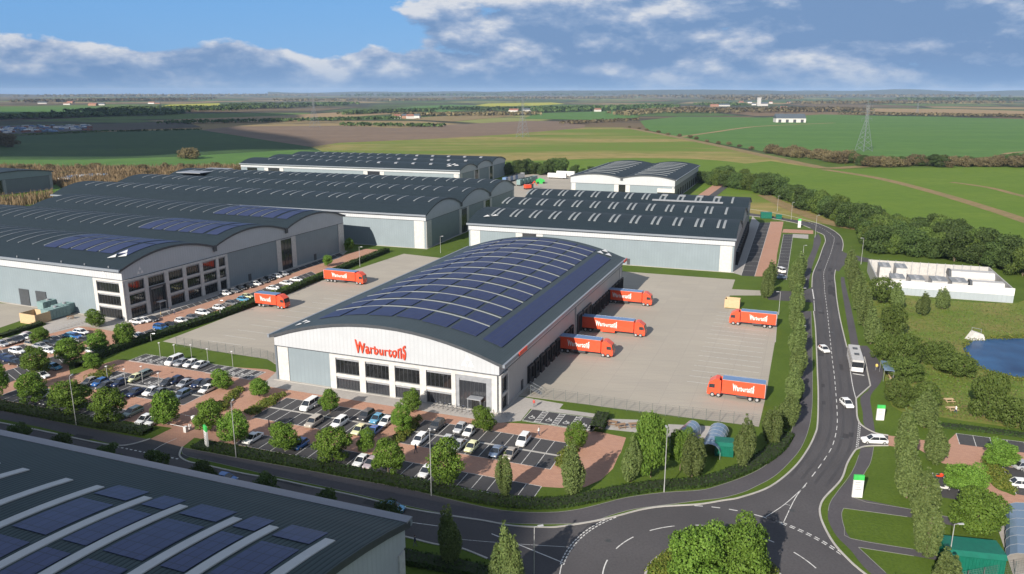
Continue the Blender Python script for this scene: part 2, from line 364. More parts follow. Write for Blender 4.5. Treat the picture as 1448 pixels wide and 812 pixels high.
EAST2 = [(1181.4, 382), (1180, 392), (1181.5, 405), (1183, 421.6), (1187.4, 448.7), (1194.6, 480), (1197.8, 492.4)]
BUSB = [(1197.8, 492.4), (1203, 489.5), (1216, 489.5), (1222, 505), (1225, 518.7), (1230.8, 545.8), (1210.5, 564)]
EAST3 = [(1210.5, 564), (1211.2, 577), (1212.5, 591.6)]
JE1 = [(1212.5, 591.6), (1218.8, 602), (1237.5, 612.4), (1256, 616)]
JE2 = [(1256, 630.5), (1227, 631), (1214.6, 634.3), (1208.4, 638.5)]
EAST4 = [(1208.4, 638.5), (1198, 656), (1189.4, 678.7), (1166.5, 703.7), (1160, 716), (1159.5, 727), (1164.2, 742.2), (1177.8, 767), (1197, 789), (1222, 811), (1290, 860)]
SOUTHK = [(689.4, 790.5), (650.7, 775.4), (615, 770), (570.6, 758.8), (500, 742), (400, 722), (300, 700), (200, 678), (100, 656), (0, 636), (-200, 596), (-500, 544)]
sm = lambda px, n=5: smooth_line(W(px), n)
RC = Vector((25.7, 85.1))
arc = [RC + Vector((math.cos(a), math.sin(a))) * 20.2 for a in np.radians(np.linspace(-2, -176, 36))]
road = sm(UPK) + sm(JL) + sm(JR) + sm(UPK2) + sm(WEST2) + sm(WEST3) + sm(EAST1) + sm(EAST2) + sm(BUSB, 1) + sm(EAST3) + sm(JE1) + sm(JE2) + sm(EAST4[:-1]) + arc + sm(SOUTHK)
clean = [road[0]]
for p in road[1:]:
    if (p - clean[-1]).length > .05: clean.append(p)
sheet('road', clean, .016, 'asphalt')
isl = circle_pts(RC.x, RC.y, 9.0)
b = MB(); b.add([(x, y, .016) for x, y in isl] + [(x, y, .14) for x, y in isl] + [(RC.x, RC.y, .5)],
        [(i, (i + 1) % 64, (i + 1) % 64 + 64, i + 64) for i in range(64)] + [(i + 64, (i + 1) % 64 + 64, 128) for i in range(64)], 'lawn')
tag(b.build('roundabout_island'), kind='structure')
b = MB()
for ln in (UPK + JL[1:], JR + UPK2[1:], WEST2, WEST3, EAST1, EAST2, BUSB[:3], EAST3 + JE1[1:], JE2 + EAST4[1:], SOUTHK):
    ribbon_mb(b, sm(ln), .28, .0, 'kerb_stone', h=.12)
ribbon_mb(b, [Vector(p) for p in isl] + [Vector(isl[0])], .3, .016, 'kerb_stone', h=.15)
ribbon_mb(b, sm([(1222, 505), (1225, 518.7), (1230.8, 545.8), (1210.5, 564)], 1), .28, 0, 'kerb_stone', h=.12)
tag(b.build('kerb'), kind='structure')
# painted lines
b = MB(); zl = .021
cl = [(1131, 309), (1150, 317), (1166, 325), (1177, 333), (1179.7, 338), (1175, 357), (1168, 376), (1164.7, 388), (1166, 405), (1165.6, 408), (1168.5, 430), (1172, 461), (1176.5, 505), (1180, 533), (1183, 570), (1184, 595), (1182, 613), (1176.5, 632), (1167, 648), (1155, 665), (1141, 683)]
dashes(b, sm(cl), 2.2, 1.6, .13, zl)
def line_px(px, w=.12, n=5, z=None): ribbon_mb(b, sm(px, n), w, z or zl, 'paint_white')
line_px([(1141, 683), (1125, 704), (1107.5, 740)]); line_px([(1139, 687), (1110, 713), (1083, 731)]); line_px([(1110, 713), (1117, 715)], n=1)
line_px([(1083, 732.5), (1107.9, 740)], .2, 2)
line_px([(695, 755), (740, 773), (797.5, 796.5)], .16, 3); line_px([(620, 760), (680, 765.5), (740, 770), (808, 774)], .08, 3)
dashes(b, sm([(340, 692), (430, 712), (520, 735), (582, 739), (640, 747), (700, 757)][3:]), 4, 5, .13, zl)
def arcline(r, d0, d1, dash, gap, w):
    L = [RC + Vector((math.cos(a), math.sin(a))) * r for a in np.radians(np.linspace(d0, d1, int(abs(d1 - d0) * 3)))]
    if dash: dashes(b, L, dash, gap, w, zl)
    else: ribbon_mb(b, L, w, zl, 'paint_white')
arcline(14.33, 200, -40, 4, 3.0, .16)
for rr in (19.55, 19.95): arcline(rr, 166, 122, .6, .4, .18); arcline(rr, 49, 20, .9, .6, .18)
arcline(19.76, 100, 66, 1.4, 1.4, .2); arcline(19.76, 178, 166, 0, 0, .12); arcline(19.76, 62, 50, 0, 0, .2)
for rr in (19.55, 19.95): arcline(rr, 215, 180, .6, .4, .18)
dashes(b, sm([(1214.3, 598), (1213, 615), (1210.5, 636)]), .5, .5, .18, zl); dashes(b, sm([(1216.5, 600), (1215.2, 616), (1212.8, 634)]), .5, .5, .18, zl)
line_px([(1199, 500), (1205, 541.6), (1210, 563)], .14, 3); line_px([(1224, 515), (1230.8, 545.8), (1210.8, 563.7)], .14, 1)
line_px([(1206, 528.5), (1222, 531)], .5, 1); line_px([(1148.7, 409), (1151, 423)], .3, 1); line_px([(1151, 425), (1152, 440)], .14, 2)
dashes(b, sm([(165, 632), (205, 640), (255, 650)]), .6, .6, .25, zl)
line_px([(213, 640), (228, 630), (250, 620)], .1, 2)
tag(b.build('road_marking'), kind='structure')
b = MB(); rl = resample(sm(cl), .5); rp = random.Random(4)
for o_ in (-2.75, -1.05, 1.05, 2.75): ribbon_mb(b, resample(sm(cl), 2.0), .5, .0163, 'wheel_track', off=o_)
for k in range(26):
    i = rp.randrange(4, len(rl) - 14); n_ = rp.choice((4, 8, 12)); ribbon_mb(b, rl[i:i + n_ + 1] if i + n_ < len(rl) else rl[i:i + 3], rp.uniform(.6, 1.6), .0165 + k * .00015, 'patch_asphalt', off=rp.choice((-2.4, -1.6, 1.7, 2.5)))
nl = resample(sm([(0, 606), (200, 640), (400, 690), (600, 738), (700, 755)]), .5)
for k in range(14): i = rp.randrange(0, len(nl) - 14); ribbon_mb(b, nl[i:i + 9], rp.uniform(.6, 1.4), .0165 + k * .00025, 'patch_asphalt', off=rp.choice((-2, 1.6)))
tag(b.build('road_patch'), kind='structure')
for k, (x_, y_) in enumerate(((1176, 470), (1160, 440), (1190, 620), (1120, 722), (985, 768), (860, 765), (640, 742), (450, 700))):
    g_ = gp(x_, y_); b = MB(); b.tube((g_.x, g_.y, .0), (g_.x, g_.y, .027), .42, n=14, m='iron'); tag(b.build('manhole_cover'), 'round iron manhole cover set in the road surface', 'manhole cover', 'manhole covers in the roads')
# side road mouths
sheet('side_road', W([(1150.3, 440.4), (1149, 428), (1086, 424), (1086, 411), (1130, 412), (1148, 407), (1149, 420)]), .012, 'asphalt')
sheet('side_road', W([(1191, 355.5), (1196, 358), (1230, 366), (1230, 371), (1205, 369), (1192, 376), (1186, 384), (1181.4, 382)]), .012, 'asphalt')
# footways
sheet('footway', sm([(-500, 505), (-200, 547), (0, 580.4), (83, 597), (145.7, 609.5), (208, 621)]) + sm([(212.4, 621), (187.4, 628.3), (164.5, 628.5), (104, 615), (0, 592.5), (-200, 556), (-500, 514)]), .010, 'footway')
fu = [(258, 633), (333, 647), (437, 665.7), (490, 676), (573, 691), (642, 707.7), (711.5, 722), (773, 724.8), (814, 721), (849.5, 712.8), (886.8, 703.5), (938.6, 696.6), (988, 693.5), (1012.5, 688), (1054, 673.5), (1083, 657.9), (1104, 637), (1118.6, 612), (1126, 580), (1131, 549), (1132, 500), (1131, 440)]
fl = [(1147, 440), (1148.3, 484), (1149, 549), (1147.8, 581), (1143.6, 606), (1133, 633), (1114.5, 655.8), (1093.7, 674.5), (1066.6, 689), (1050, 696.4), (1020.8, 704.2), (991.6, 707.5), (950, 713), (897, 720), (866, 728), (843, 735.5), (797.7, 741), (711.5, 739.5), (656, 732), (573, 714.6), (532, 705), (458, 688), (395.7, 675), (312.5, 656), (264, 645), (257, 637)]
sheet('footway', sm(fu, 4) + sm(fl, 4), .010, 'footway')
sheet('footway', sm([(1151, 336), (1148.7, 352), (1139.8, 372), (1134, 395), (1132, 408)]) + sm([(1143, 408), (1144.4, 396.5), (1148.7, 376.5), (1156.5, 354), (1161, 340), (1157, 330)]), .010, 'footway')
sheet('footway', sm([(1189, 392), (1189.4, 403), (1195.7, 442.5), (1203, 488)]) + sm([(1214.4, 488), (1205, 442.5), (1195.7, 403), (1194, 392)]), .010, 'footway')
sheet('footway', sm([(1216, 489), (1224, 512), (1231, 546), (1216.7, 562), (1220, 583), (1222, 602), (1237, 612.5)], 3) + sm([(1237.5, 611), (1233.4, 583), (1231, 560), (1244.8, 541.6), (1249, 525), (1241, 508), (1226, 489)], 3), .010, 'footway')
P = sm([(1216.7, 633), (1214.6, 643.7), (1204, 669), (1197, 681), (1176.5, 706), (1171, 723), (1172, 738), (1183.4, 758.8), (1202.7, 778), (1230, 810), (1300, 860)], 4) + sm([(1320, 860), (1252.4, 810), (1213.7, 774)], 2) + W([(1292.5, 786.4), (1340, 795), (1345, 788), (1291, 776.7)]) + sm([(1202.7, 761.5), (1194.4, 747.7), (1190, 728.4), (1193, 718.7)], 3) + W([(1283, 731), (1350, 744), (1350, 733), (1280, 718.7)]) + sm([(1206.8, 703.5), (1222, 670), (1231, 654), (1235.4, 632)], 4)
sheet('footway', P, .010, 'footway')
bb = MB(); ribbon_mb(bb, sm(SOUTHK), 2.6, .010, 'footway', off=3.6); tag(bb.build('footway'), kind='structure')
b = MB()
for ln in (fu, fl, [(1235.4, 632), (1231, 654), (1222, 670), (1206.8, 703.5), (1280, 718.7), (1350, 733)], [(1193, 718.7), (1190, 728.4), (1194.4, 747.7), (1202.7, 761.5), (1291, 776.7)], [(1193, 718.7), (1283, 731)], [(1213.7, 774), (1252.4, 810)], [(1213.7, 774), (1292.5, 786.4)], [(1214.6, 643.7), (1204, 669), (1176.5, 706), (1171, 723)]):
    ribbon_mb(b, sm(ln, 3), .08, .0, 'kerb_dull', h=.03)
tag(b.build('path_edging'), kind='structure')

# ------------------------------------------------------------------ yards, brick paving, bays
sheet('concrete_yard', [loc(51.2, 9.5).xy, loc(51.2, 103).xy, loc(45, 106).xy] + W([(881, 384), (1039.5, 395.6), (1035, 409), (1076, 411), (1076, 418), (1032, 418), (1025, 436), (1098, 441), (1095.7, 484), (1088.5, 525.7), (1083, 560), (1073, 603.7)]), .012, 'yard_concrete')
sheet('concrete_yard', W([(230, 483), (262.5, 471), (446, 400), (571, 359), (624, 365)]) + [loc(-1.2, 103).xy, loc(-.2, 4).xy] + W([(378, 508), (300, 496)]), .012, 'yard_concrete')
sheet('concrete_yard', W([(-300, 470), (-300, 445), (0, 429), (60, 430), (132, 448), (178, 453), (170, 470), (120, 462), (70, 462), (52, 446), (0, 463.5)]), .012, 'yard_concrete')
sheet('concrete_path', W([(1095.7, 484), (1098, 441)]) + W([(1100, 441), (1097, 484)]), .010, 'pale_paving')
sheet('brick_paving', W([(212.4, 621), (243.6, 605.4), (140, 590), (40, 573), (-60, 557), (-200, 530), (-200, 505), (0, 484), (42, 481), (71, 470.5), (119.7, 459), (182, 457), (200, 452), (300, 424), (400, 392), (480, 362), (516, 352), (545, 354), (512, 364), (416, 398), (259, 458), (150, 496), (96, 513), (100, 532), (144, 515.4), (166, 508.8), (186.6, 510)]) + [loc(-6, 4.2).xy, loc(0, 2.2).xy, loc(0, -4.4).xy, loc(53, -4.0).xy, loc(62, -2.0).xy, loc(72, -1.6).xy] + W([(885.3, 619), (878, 640), (875, 644), (866.6, 663), (850, 678.5), (827, 689), (791.6, 690), (766.5, 688.5), (752, 706.5), (560, 672), (430, 647), (275, 619), (258, 632.4)]), .008, 'brick_paving')
sheet('entrance_asphalt', W([(212.4, 621), (258, 632.4), (254, 645), (165, 631), (190, 629)]), .019, 'asphalt_bay')
sheet('concrete_apron', [loc(-3, 3).xy, loc(-1, -4.4).xy, loc(24, -4.45).xy, loc(53, -4.3).xy, loc(56.4, -2.0).xy, loc(56.2, 4.0).xy, loc(70.2, 4.4).xy, loc(70.2, 6.2).xy, loc(61.5, 6.0).xy, loc(61.5, 8.6).xy, loc(51.2, 9.3).xy, loc(51.0, .5).xy, loc(.2, .5).xy, loc(-.2, 6).xy, loc(-4.5, 6).xy], .013, 'pale_paving')
sheet('concrete_apron', W([(178, 452), (184, 457), (262, 434), (360, 402), (480, 365), (492, 355), (481, 357)]), .015, 'pale_paving')
sheet('concrete_apron', W([(60, 462), (71, 472), (119.7, 460), (160, 465), (184, 457), (178, 453), (140, 449), (90, 447)]), .016, 'pale_paving')
lines = MB()
def bays(O, t, a0, a1, b0, b1, n, mid=True, name='parking_bays'):
    c = [loc(a0, b0, O=O, t=t), loc(a1, b0, O=O, t=t), loc(a1, b1, O=O, t=t), loc(a0, b1, O=O, t=t)]
    sheet(name, c, .018, 'asphalt_bay')
    L = lambda a, b: loc(a, b, O=O, t=t).xy
    for k in range(n + 1):
        a = a0 + (a1 - a0) * k / n; ribbon_mb(lines, [L(a, b0), L(a, b1)], .10, .023, 'paint_white')
    if mid:
        m = (b0 + b1) / 2; ribbon_mb(lines, [L(a0, m), L(a1, m)], .55, .027, 'kerb_stone')
    for bb in (b0, b1): ribbon_mb(lines, [L(a0, bb), L(a1, bb)], .10, .031, 'paint_white')
Z0 = WBO
bays(Z0, WBT, -36.5, -8.5, -18.6, -8.6, 11); bays(Z0, WBT, 8.2, 33.4, -18.6, -8.2, 10); bays(Z0, WBT, 39.4, 67.6, -18.5, -8.1, 11)
bays(Z0, WBT, 12.9, 68.1, -29.2, -24.4, 22, False); bays(Z0, WBT, -47, -13.5, -29.2, -24.4, 13, False)
bays(Z0, WBT, -39.6, -5.2, -2.2, 2.6, 13, False); bays(Z0, WBT, 56.6, 70.2, -1.6, 3.9, 4, False)
def hatch(a0, a1, b0, b1, n, icons=True):
    for k in range(n):
        u0 = a0 + (a1 - a0) * k / n; u1 = a0 + (a1 - a0) * (k + 1) / n; m = (u0 + u1) / 2
        x0 = u1 - 1.1
        for j in range(6):
            bb = b0 + (b1 - b0) * j / 6; ribbon_mb(lines, [loc(x0, bb).xy, loc(u1 - .1, bb + (b1 - b0) / 7).xy], .22, .024, 'paint_white')
        ribbon_mb(lines, [loc(x0, b0).xy, loc(x0, b1).xy], .1, .025, 'paint_white')
        cx = (u0 + x0) / 2                         # wheelchair symbol
        cy = b0 + (b1 - b0) * .30
        ring = [loc(cx + .45 * math.cos(t), cy + .45 * math.sin(t)).xy for t in np.linspace(0, 2 * PI, 13)]; ribbon_mb(lines, ring, .14, .024, 'paint_white')
        ribbon_mb(lines, [loc(cx - .1, cy + .35).xy, loc(cx - .1, cy + 1.2).xy], .16, .026, 'paint_white'); ribbon_mb(lines, [loc(cx - .1, cy + .7).xy, loc(cx + .5, cy + .6).xy, loc(cx + .7, cy - .2).xy], .14, .028, 'paint_white')
    for bb in (b0 - .35, b0): ribbon_mb(lines, [loc(a0, bb).xy, loc(a1, bb).xy], .14, .025, 'paint_white')
hatch(56.6, 70.2, -1.6, 3.9, 4); hatch(-17.5, -5.2, -2.2, 2.6, 5); hatch(-39.6, -30, -2.2, 2.6, 3); hatch(-36.5, -29.5, -13.2, -8.8, 2); hatch(-26, -18, -13.2, -8.8, 2)
# bays beside the two warehouse on the left (their own grid)
P1 = gp(180, 453); T1 = math.radians(67.5)
def px_block(px, n, mid=False, m='asphalt_bay'):
    q = [gp(*p) for p in px]; sheet('parking_bays', q, .018, m)
    for k in range(n + 1):
        a = q[0].lerp(q[1], k / n).xy; c = q[3].lerp(q[2], k / n).xy; ribbon_mb(lines, [a, c], .10, .023, 'paint_white')
    ribbon_mb(lines, [q[0].xy, q[1].xy], .10, .027, 'paint_white')
px_block([(-60, 497), (42, 473), (46, 479), (-60, 505)], 9)
px_block([(-40, 518), (150, 463), (158, 474), (-40, 536)][:0] or [(-60, 511), (112, 466.5), (136, 478), (-60, 535)], 15)
px_block([(190, 474), (440, 384), (447, 388), (196, 479)], 26); px_block([(186, 457), (330, 411), (335, 414), (190, 461)], 16); px_block([(360, 400), (480, 358), (486, 361), (364, 404)], 13)
px_block([(-60, 545), (90, 500), (100, 510), (-40, 560)], 12)
# other car parks
sheet('brick_paving', W([(1067, 391), (1089.5, 313.6), (1108, 313.6), (1098.7, 360), (1096, 391)]), .008, 'brick_paving'); sheet('brick_paving', W([(1108, 324), (1150, 326), (1150, 331), (1106, 329)]), .010, 'brick_paving')
px_block([(1074, 315), (1089.5, 315), (1067, 391), (1048, 390)], 1); px_block([(1108, 331.6), (1121.4, 331.6), (1112, 396), (1096.5, 394)], 1)
for i in range(14):
    t = i / 14; a = gp(1108, 331.6).lerp(gp(1096.5, 394), t); c = gp(1121.4, 331.6).lerp(gp(1112, 396), t); ribbon_mb(lines, [a.xy, c.xy], .12, .024, 'paint_white')
    a = gp(1074, 315).lerp(gp(1048, 390), t); c = gp(1089.5, 315).lerp(gp(1067, 391), t); ribbon_mb(lines, [a.xy, c.xy], .12, .024, 'paint_white')
sheet('concrete_apron', W([(1036.5, 386), (1050, 390), (1075, 316), (1064, 306)]), .010, 'pale_paving')
sheet('brick_paving', W([(985, 278), (1010, 261), (1025, 261), (1000, 279)]), .20, 'brick_paving'); sheet('side_road', W([(1000, 279), (1025, 261), (1033, 262), (1010, 280)]), .20, 'asphalt')
sheet('concrete_yard', W([(715, 262), (722, 250), (760, 246), (830, 246), (812, 252), (806, 285), (760, 285), (718, 290)]), .20, 'yard_concrete')
sheet('footway', W([(1121, 331), (1143, 332), (1143, 338), (1120, 336)]), .014, 'pale_paving')
# car park in the lower right
sheet('brick_paving', W([(1256, 616), (1284.8, 619.6), (1337, 626.8), (1352, 613), (1448, 625.5), (1600, 645), (1600, 740), (1448, 725), (1413, 720), (1400, 712), (1386, 690), (1376, 664), (1332, 655), (1300, 636), (1256, 630.5)]), .008, 'brick_paving')
px_block([(1352, 613), (1448, 625.5), (1453, 641), (1357, 628.5)], 4)
sheet('planting_bed', sm([(1389, 652), (1397, 677), (1407.5, 690), (1423, 696.6), (1437, 698.5), (1417, 659.4), (1405, 652)], 3), .020, 'lawn')
px_block([(1417, 659.4), (1600, 683), (1640, 735), (1437, 699)], 6)
px_block([(1318, 669), (1348, 674), (1361, 708), (1329, 703)], 1)
sheet('footway', W([(1413, 720.5), (1470, 727), (1480, 752), (1403, 741)]), .018, 'asphalt_bay'); sheet('concrete_path', W([(1408, 739), (1460, 747), (1520, 860), (1448, 860), (1432, 812)]), .022, 'pale_paving')
for s in (0, .36): ribbon_mb(lines, [gp(1422 + 60 * s, 721 + 8 * s).xy, gp(1432 + 60 * s, 742 + 8 * s).xy], .12, .024, 'paint_white')
# yard bay lines
for k in range(17):
    c = loc(82.5, 30 + k * 3.6); d = loc(96.5, 30 + k * 3.6); ribbon_mb(lines, [c.xy, d.xy], .12, .020, 'paint_white')
for k in range(12): ribbon_mb(lines, [loc(-33 + k * .35, 16 + k * 5.0).xy, loc(-23 + k * .35, 16 + k * 5.0).xy], .12, .020, 'paint_white')
tag(lines.build('parking_lines'), kind='structure')
sheet('concrete_path', W([(853, 592), (910, 594), (902, 612), (846, 606)]), .012, 'pale_paving'); sheet('concrete_path', W([(945, 600), (1010, 603), (1012, 622), (940, 618)]), .012, 'pale_paving')
# meadow, pond
sheet('meadow', sm([(1228, 398), (1300, 420), (1440, 428), (1500, 400), (1700, 480), (1700, 640), (1448, 607), (1330, 590), (1262, 575), (1248, 520), (1226, 460), (1208, 410)], 4), .006, 'meadow')
sheet('pond', sm([(1362, 493), (1370, 484), (1388, 480), (1410, 478.8), (1448, 479), (1560, 482), (1600, 520), (1500, 540), (1448, 535), (1412, 528), (1388, 520), (1371, 509), (1362, 493)], 6), .012, 'pond_water')
# ------------------------------------------------------------------ buildings with barrel roofs
# local frame: a runs across the gable, b runs along the barrels away from the gable
class Barrel:
    def __init__(s, name, O, t, Wd, L, H, rise, nv, zf, label, oh=1.1, over=.5, vf=1.0, roofm='roof_metal', edge=.55, wallm='clad_blue', gwallm='clad_blue', gtop='clad_white', stop='clad_white_y', cat='warehouse', group=None):
        s.O = Vector((O[0], O[1], 0)); s.t = t; s.W = Wd; s.L = L; s.H = H; s.rise = rise; s.nv = nv; s.zf = zf; s.oh = oh
        s.e = empty(name, s.O, t, label, cat, group); w = Wd / nv; s.w = w
        N = 14
        prof = []
        for v in range(nv):
            for i in range(N + (v == nv - 1)):
                prof.append((v * w + w * i / N, s.z(v * w + w * i / N + (1e-6 if i == 0 else 0))))
        s.prof = prof
        # walls
        b = MB(); b.add([(0, 0, 0), (0, L, 0), (0, L, zf), (0, 0, zf)], [(0, 1, 2, 3)], wallm + '_y'); b.add([(Wd, 0, 0), (Wd, L, 0), (Wd, L, zf), (Wd, 0, zf)], [(3, 2, 1, 0)], wallm + '_y' if wallm + '_y' in M else wallm)
        b.add([(0, 0, 0), (Wd, 0, 0), (Wd, 0, zf), (0, 0, zf)], [(0, 1, 2, 3)], gwallm); b.add([(0, L, 0), (Wd, L, 0), (Wd, L, zf), (0, L, zf)], [(3, 2, 1, 0)], gwallm)
        b.build('wall', s.e)
        # upper white band following the barrels
        p = .12
        b = MB()
        for y0, y1 in ((-p, 0), (L, L + p)):
            b = MB(); vs = []; n = len(prof)
            for a, z in prof: vs += [(a, y0, zf), (a, y0, z - .05), (a, y1, zf), (a, y1, z - .05)]
            fs = []
            for i in range(n - 1):
                k = 4 * i; fs += [(k, k + 4, k + 5, k + 1), (k + 2, k + 3, k + 7, k + 6), (k, k + 2, k + 6, k + 4)]
            b.add(vs, fs, gtop); b.build('fascia_panel', s.e)
        for x0, x1 in ((-p, 0), (Wd, Wd + p)): b = MB(); b.box(x0, x1, -p, L + p, zf, H - .02, stop); b.build('fascia_panel', s.e)
        b = MB(); b.box(-p - .05, Wd + p + .05, -p - .05, 0, zf - .14, zf - .003, 'trim_dark'); b.box(-p - .05, 0, 0, L + p, zf - .14, zf - .003, 'trim_dark'); b.box(Wd, Wd + p + .05, 0, L + p, zf - .14, zf - .003, 'trim_dark'); b.build('drip_trim', s.e)
        b = MB(); b.box(-.6, Wd + .6, -.6, 0, 0, .12, 'kerb_stone'); b.box(-.6, 0, 0, L, 0, .12, 'kerb_stone'); b.box(Wd, Wd + .6, 0, L, 0, .12, 'kerb_stone'); b.build('plinth', s.e)
        # roof sheet with thickness
        rp = [(-oh, H - .25)] + [(a, z) for a, z in prof] + [(Wd + oh, H - .25)]
        b = MB(); n = len(rp); th = edge
        y0, y1 = -over, L + over
        vs = [(a, y0, z + .05) for a, z in rp] + [(a, y1, z + .05) for a, z in rp] + [(a, y0, z - th) for a, z in rp] + [(a, y1, z - th) for a, z in rp]
        b.add(vs, [(i, i + 1, i + 1 + n, i + n) for i in range(n - 1)], roofm)
        b.add(vs, [(i + 2 * n, i + 3 * n, i + 1 + 3 * n, i + 1 + 2 * n) for i in range(1, n - 2)] + [(0, n, 3 * n, 2 * n), (n - 1, 3 * n - 1, 4 * n - 1, 2 * n - 1)] + [(2 * n, 3 * n, 3 * n + 1, 2 * n + 1), (3 * n - 2, 4 * n - 2, 4 * n - 1, 3 * n - 1)], 'gutter_grey')
        b.add(vs, [(i, i + 2 * n, i + 1 + 2 * n, i + 1) for i in range(n - 1)] + [(i + n, i + 1 + n, i + 1 + 3 * n, i + 3 * n) for i in range(n - 1)], 'trim_dark')
        s.roof = b.build('roof', s.e, smooth=False)
        b = MB(); b.box(-oh - .35, -oh + .1, -over - .1, L + over + .1, H - .75, H - .12, 'gutter_grey'); b.box(Wd + oh - .1, Wd + oh + .35, -over - .1, L + over + .1, H - .75, H - .12, 'gutter_grey')
        for v in range(1, nv): b.box(v * w - .7, v * w + .7, -over - .15, -over + .05, H - 1.6, H + .25, 'trim_dark'); b.box(v * w - .5, v * w + .5, -over, L + over, H - .1, H + .30, roofm)
        b.build('gutter', s.e)
    def z(s, a):
        a = min(max(a, 0), s.W); v = min(int(a / s.w), s.nv - 1); u = (a - v * s.w) / s.w * 2 - 1
        return s.H + s.rise * (1 - u * u)
    def strip(s, name, a0, a1, b0, b1, up, m, parent=None, n=None, thick=.10):
        """a curved slab lying on the roof"""
        n = n or max(2, int(abs(a1 - a0) / 2)); A = [a0 + (a1 - a0) * i / n for i in range(n + 1)]
        b = MB(); k = len(A); vs = []
        for yy, dz in ((b0, up), (b1, up), (b0, up - thick), (b1, up - thick)): vs += [(a, yy, s.z(a) + .05 + dz) for a in A]
        b.add(vs, [(i, i + 1, i + 1 + k, i + k) for i in range(k - 1)] + [(i + 2 * k, i, i + k, i + 3 * k)[::1] for i in (0, k - 1)] + [(i, i + 2 * k, i + 1 + 2 * k, i + 1) for i in range(k - 1)] + [(i + k, i + 1 + k, i + 1 + 3 * k, i + 3 * k) for i in range(k - 1)], m)
        return b.build(name, parent or s.roof)
    def pillar(s, corner, r=1.1, wd=3.2, m='trim_white'):
        sx = 0 if corner[0] == 0 else 1; sy = 0 if corner[1] == 0 else 1
        x = 0 if sx == 0 else s.W; y = 0 if sy == 0 else s.L; dx = 1 if sx == 0 else -1; dy = 1 if sy == 0 else -1
        q = [(x - dx * .16, y + dy * wd), (x - dx * .16, y + dy * r)] + [(x - dx * .16 + dx * r * (1 - math.cos(t)) , y - dy * .16 + dy * r * (1 - math.sin(t))) for t in np.linspace(.15, PI / 2 - .15, 5)] + [(x + dx * r, y - dy * .16), (x + dx * wd, y - dy * .16), (x + dx * wd, y + dy * .1), (x + dx * .1, y + dy * .1), (x + dx * .1, y + dy * wd)]
        b = MB(); n = len(q); zt = s.zf - .16
        b.add([(u, v, 0) for u, v in q] + [(u, v, zt) for u, v in q], [(i, (i + 1) % n, (i + 1) % n + n, i + n) if dx * dy < 0 else (i + n, (i + 1) % n + n, (i + 1) % n, i) for i in range(n)], m)
        b.build('corner_column', s.e)

def emblem(b, X, Y, Z, ux, uz, sc, m):
    """the three triangle mark; X,Y,Z origin, ux/uz vectors"""
    ux = Vector(ux); uz = Vector(uz); O = Vector((X, Y, Z))
    for x, z in ((0, 1.05), (-.62, 0), (.62, 0)):
        w = .5
        pts = [O + ux * ((x - w) * sc) + uz * (z * sc), O + ux * ((x + w) * sc) + uz * (z * sc), O + ux * (x * sc) + uz * ((z + .95) * sc)]
        b.add(pts, [(0, 1, 2)], m)

def text_mesh(txt, name, m, width, height, depth, parent, T, warp=0.0, bold=.02):
    cu = bpy.data.curves.new(name, 'FONT'); cu.body = txt; cu.size = 1; cu.extrude = .05; cu.offset = bold; cu.resolution_u = 3; cu.space_character = 1.07 + bold
    o = bpy.data.objects.new(name, cu); COL.objects.link(o); bpy.context.view_layer.update()
    me = bpy.data.meshes.new_from_object(o.evaluated_get(bpy.context.evaluated_depsgraph_get())); bpy.data.objects.remove(o); bpy.data.curves.remove(cu)
    v = np.empty(len(me.vertices) * 3); me.vertices.foreach_get('co', v); v = v.reshape(-1, 3)
    x0, x1 = v[:, 0].min(), v[:, 0].max(); y0, y1 = v[:, 1].min(), v[:, 1].max()
    u = (v[:, 0] - x0) / (x1 - x0); h = (v[:, 1] - y0) / (y1 - y0)
    if warp:
        h = np.clip(h, 0, 1) ** .62
        k = (2 * u - 1); top = 1 - warp * (1 - k * k) + .10 * np.clip(-k, 0, 1); bot = 0 + .10 * (1 - k * k) - .06 * np.clip(k, 0, 1)
        h = h * np.where(u > .30, 1 + .42 * np.clip((u - .78) / .2, 0, 1), 1); h = bot + (top - bot) * h
    h = np.clip(h, 0, 1) ** .62 if not warp else h
    v[:, 0] = (u - .5) * width; v[:, 1] = h * height; v[:, 2] = v[:, 2] / .05 * depth
    me.vertices.foreach_set('co', v.ravel()); me.materials.clear(); me.materials.append(M[m]); me.update(); me.name = name
    t = bpy.data.objects.new(name, me); COL.objects.link(t); t.parent = parent; t.matrix_local = T
    return t

def window_bank(parent, a0, a1, z0, z1, plane, axis='g', nm=6, m='glass_dark', panem='trim_dark', depth=.25):
    """one window: frame with mullions, its pane a sub-part"""
    b = MB(); w = a1 - a0; p = plane; t = .07
    def bx(u0, u1, w0, w1, d0, d1, mm):
        if axis == 'g': b.box(u0, u1, d0, d1, w0, w1, mm)
        else: b.box(d0, d1, u0, u1, w0, w1, mm)
    sg = -1 if axis in ('g', 'l') else 1
    D = lambda k: (min(p + sg * .02, p + sg * k), max(p + sg * .02, p + sg * k))
    f0, f1 = D(.14)
    bx(a0, a1, z0, z0 + .12, f0, f1, 'trim_dark'); bx(a0, a1, z1 - .45, z1, f0, f1, 'trim_grey'); bx(a0, a0 + .1, z0 + .12, z1 - .45, f0, f1, 'trim_dark'); bx(a1 - .1, a1, z0 + .12, z1 - .45, f0, f1, 'trim_dark')
    for k in range(1, nm):
        a = a0 + w * k / nm; bx(a - t / 2, a + t / 2, z0 + .12, z1 - .45, f0, f1, 'trim_dark')
    fr = b.build('window', parent)
    b = MB(); g0, g1 = D(.06); bx(a0 + .1, a1 - .1, z0 + .12, z1 - .45, g0, g1, m); b.build('pane', fr)
    return fr

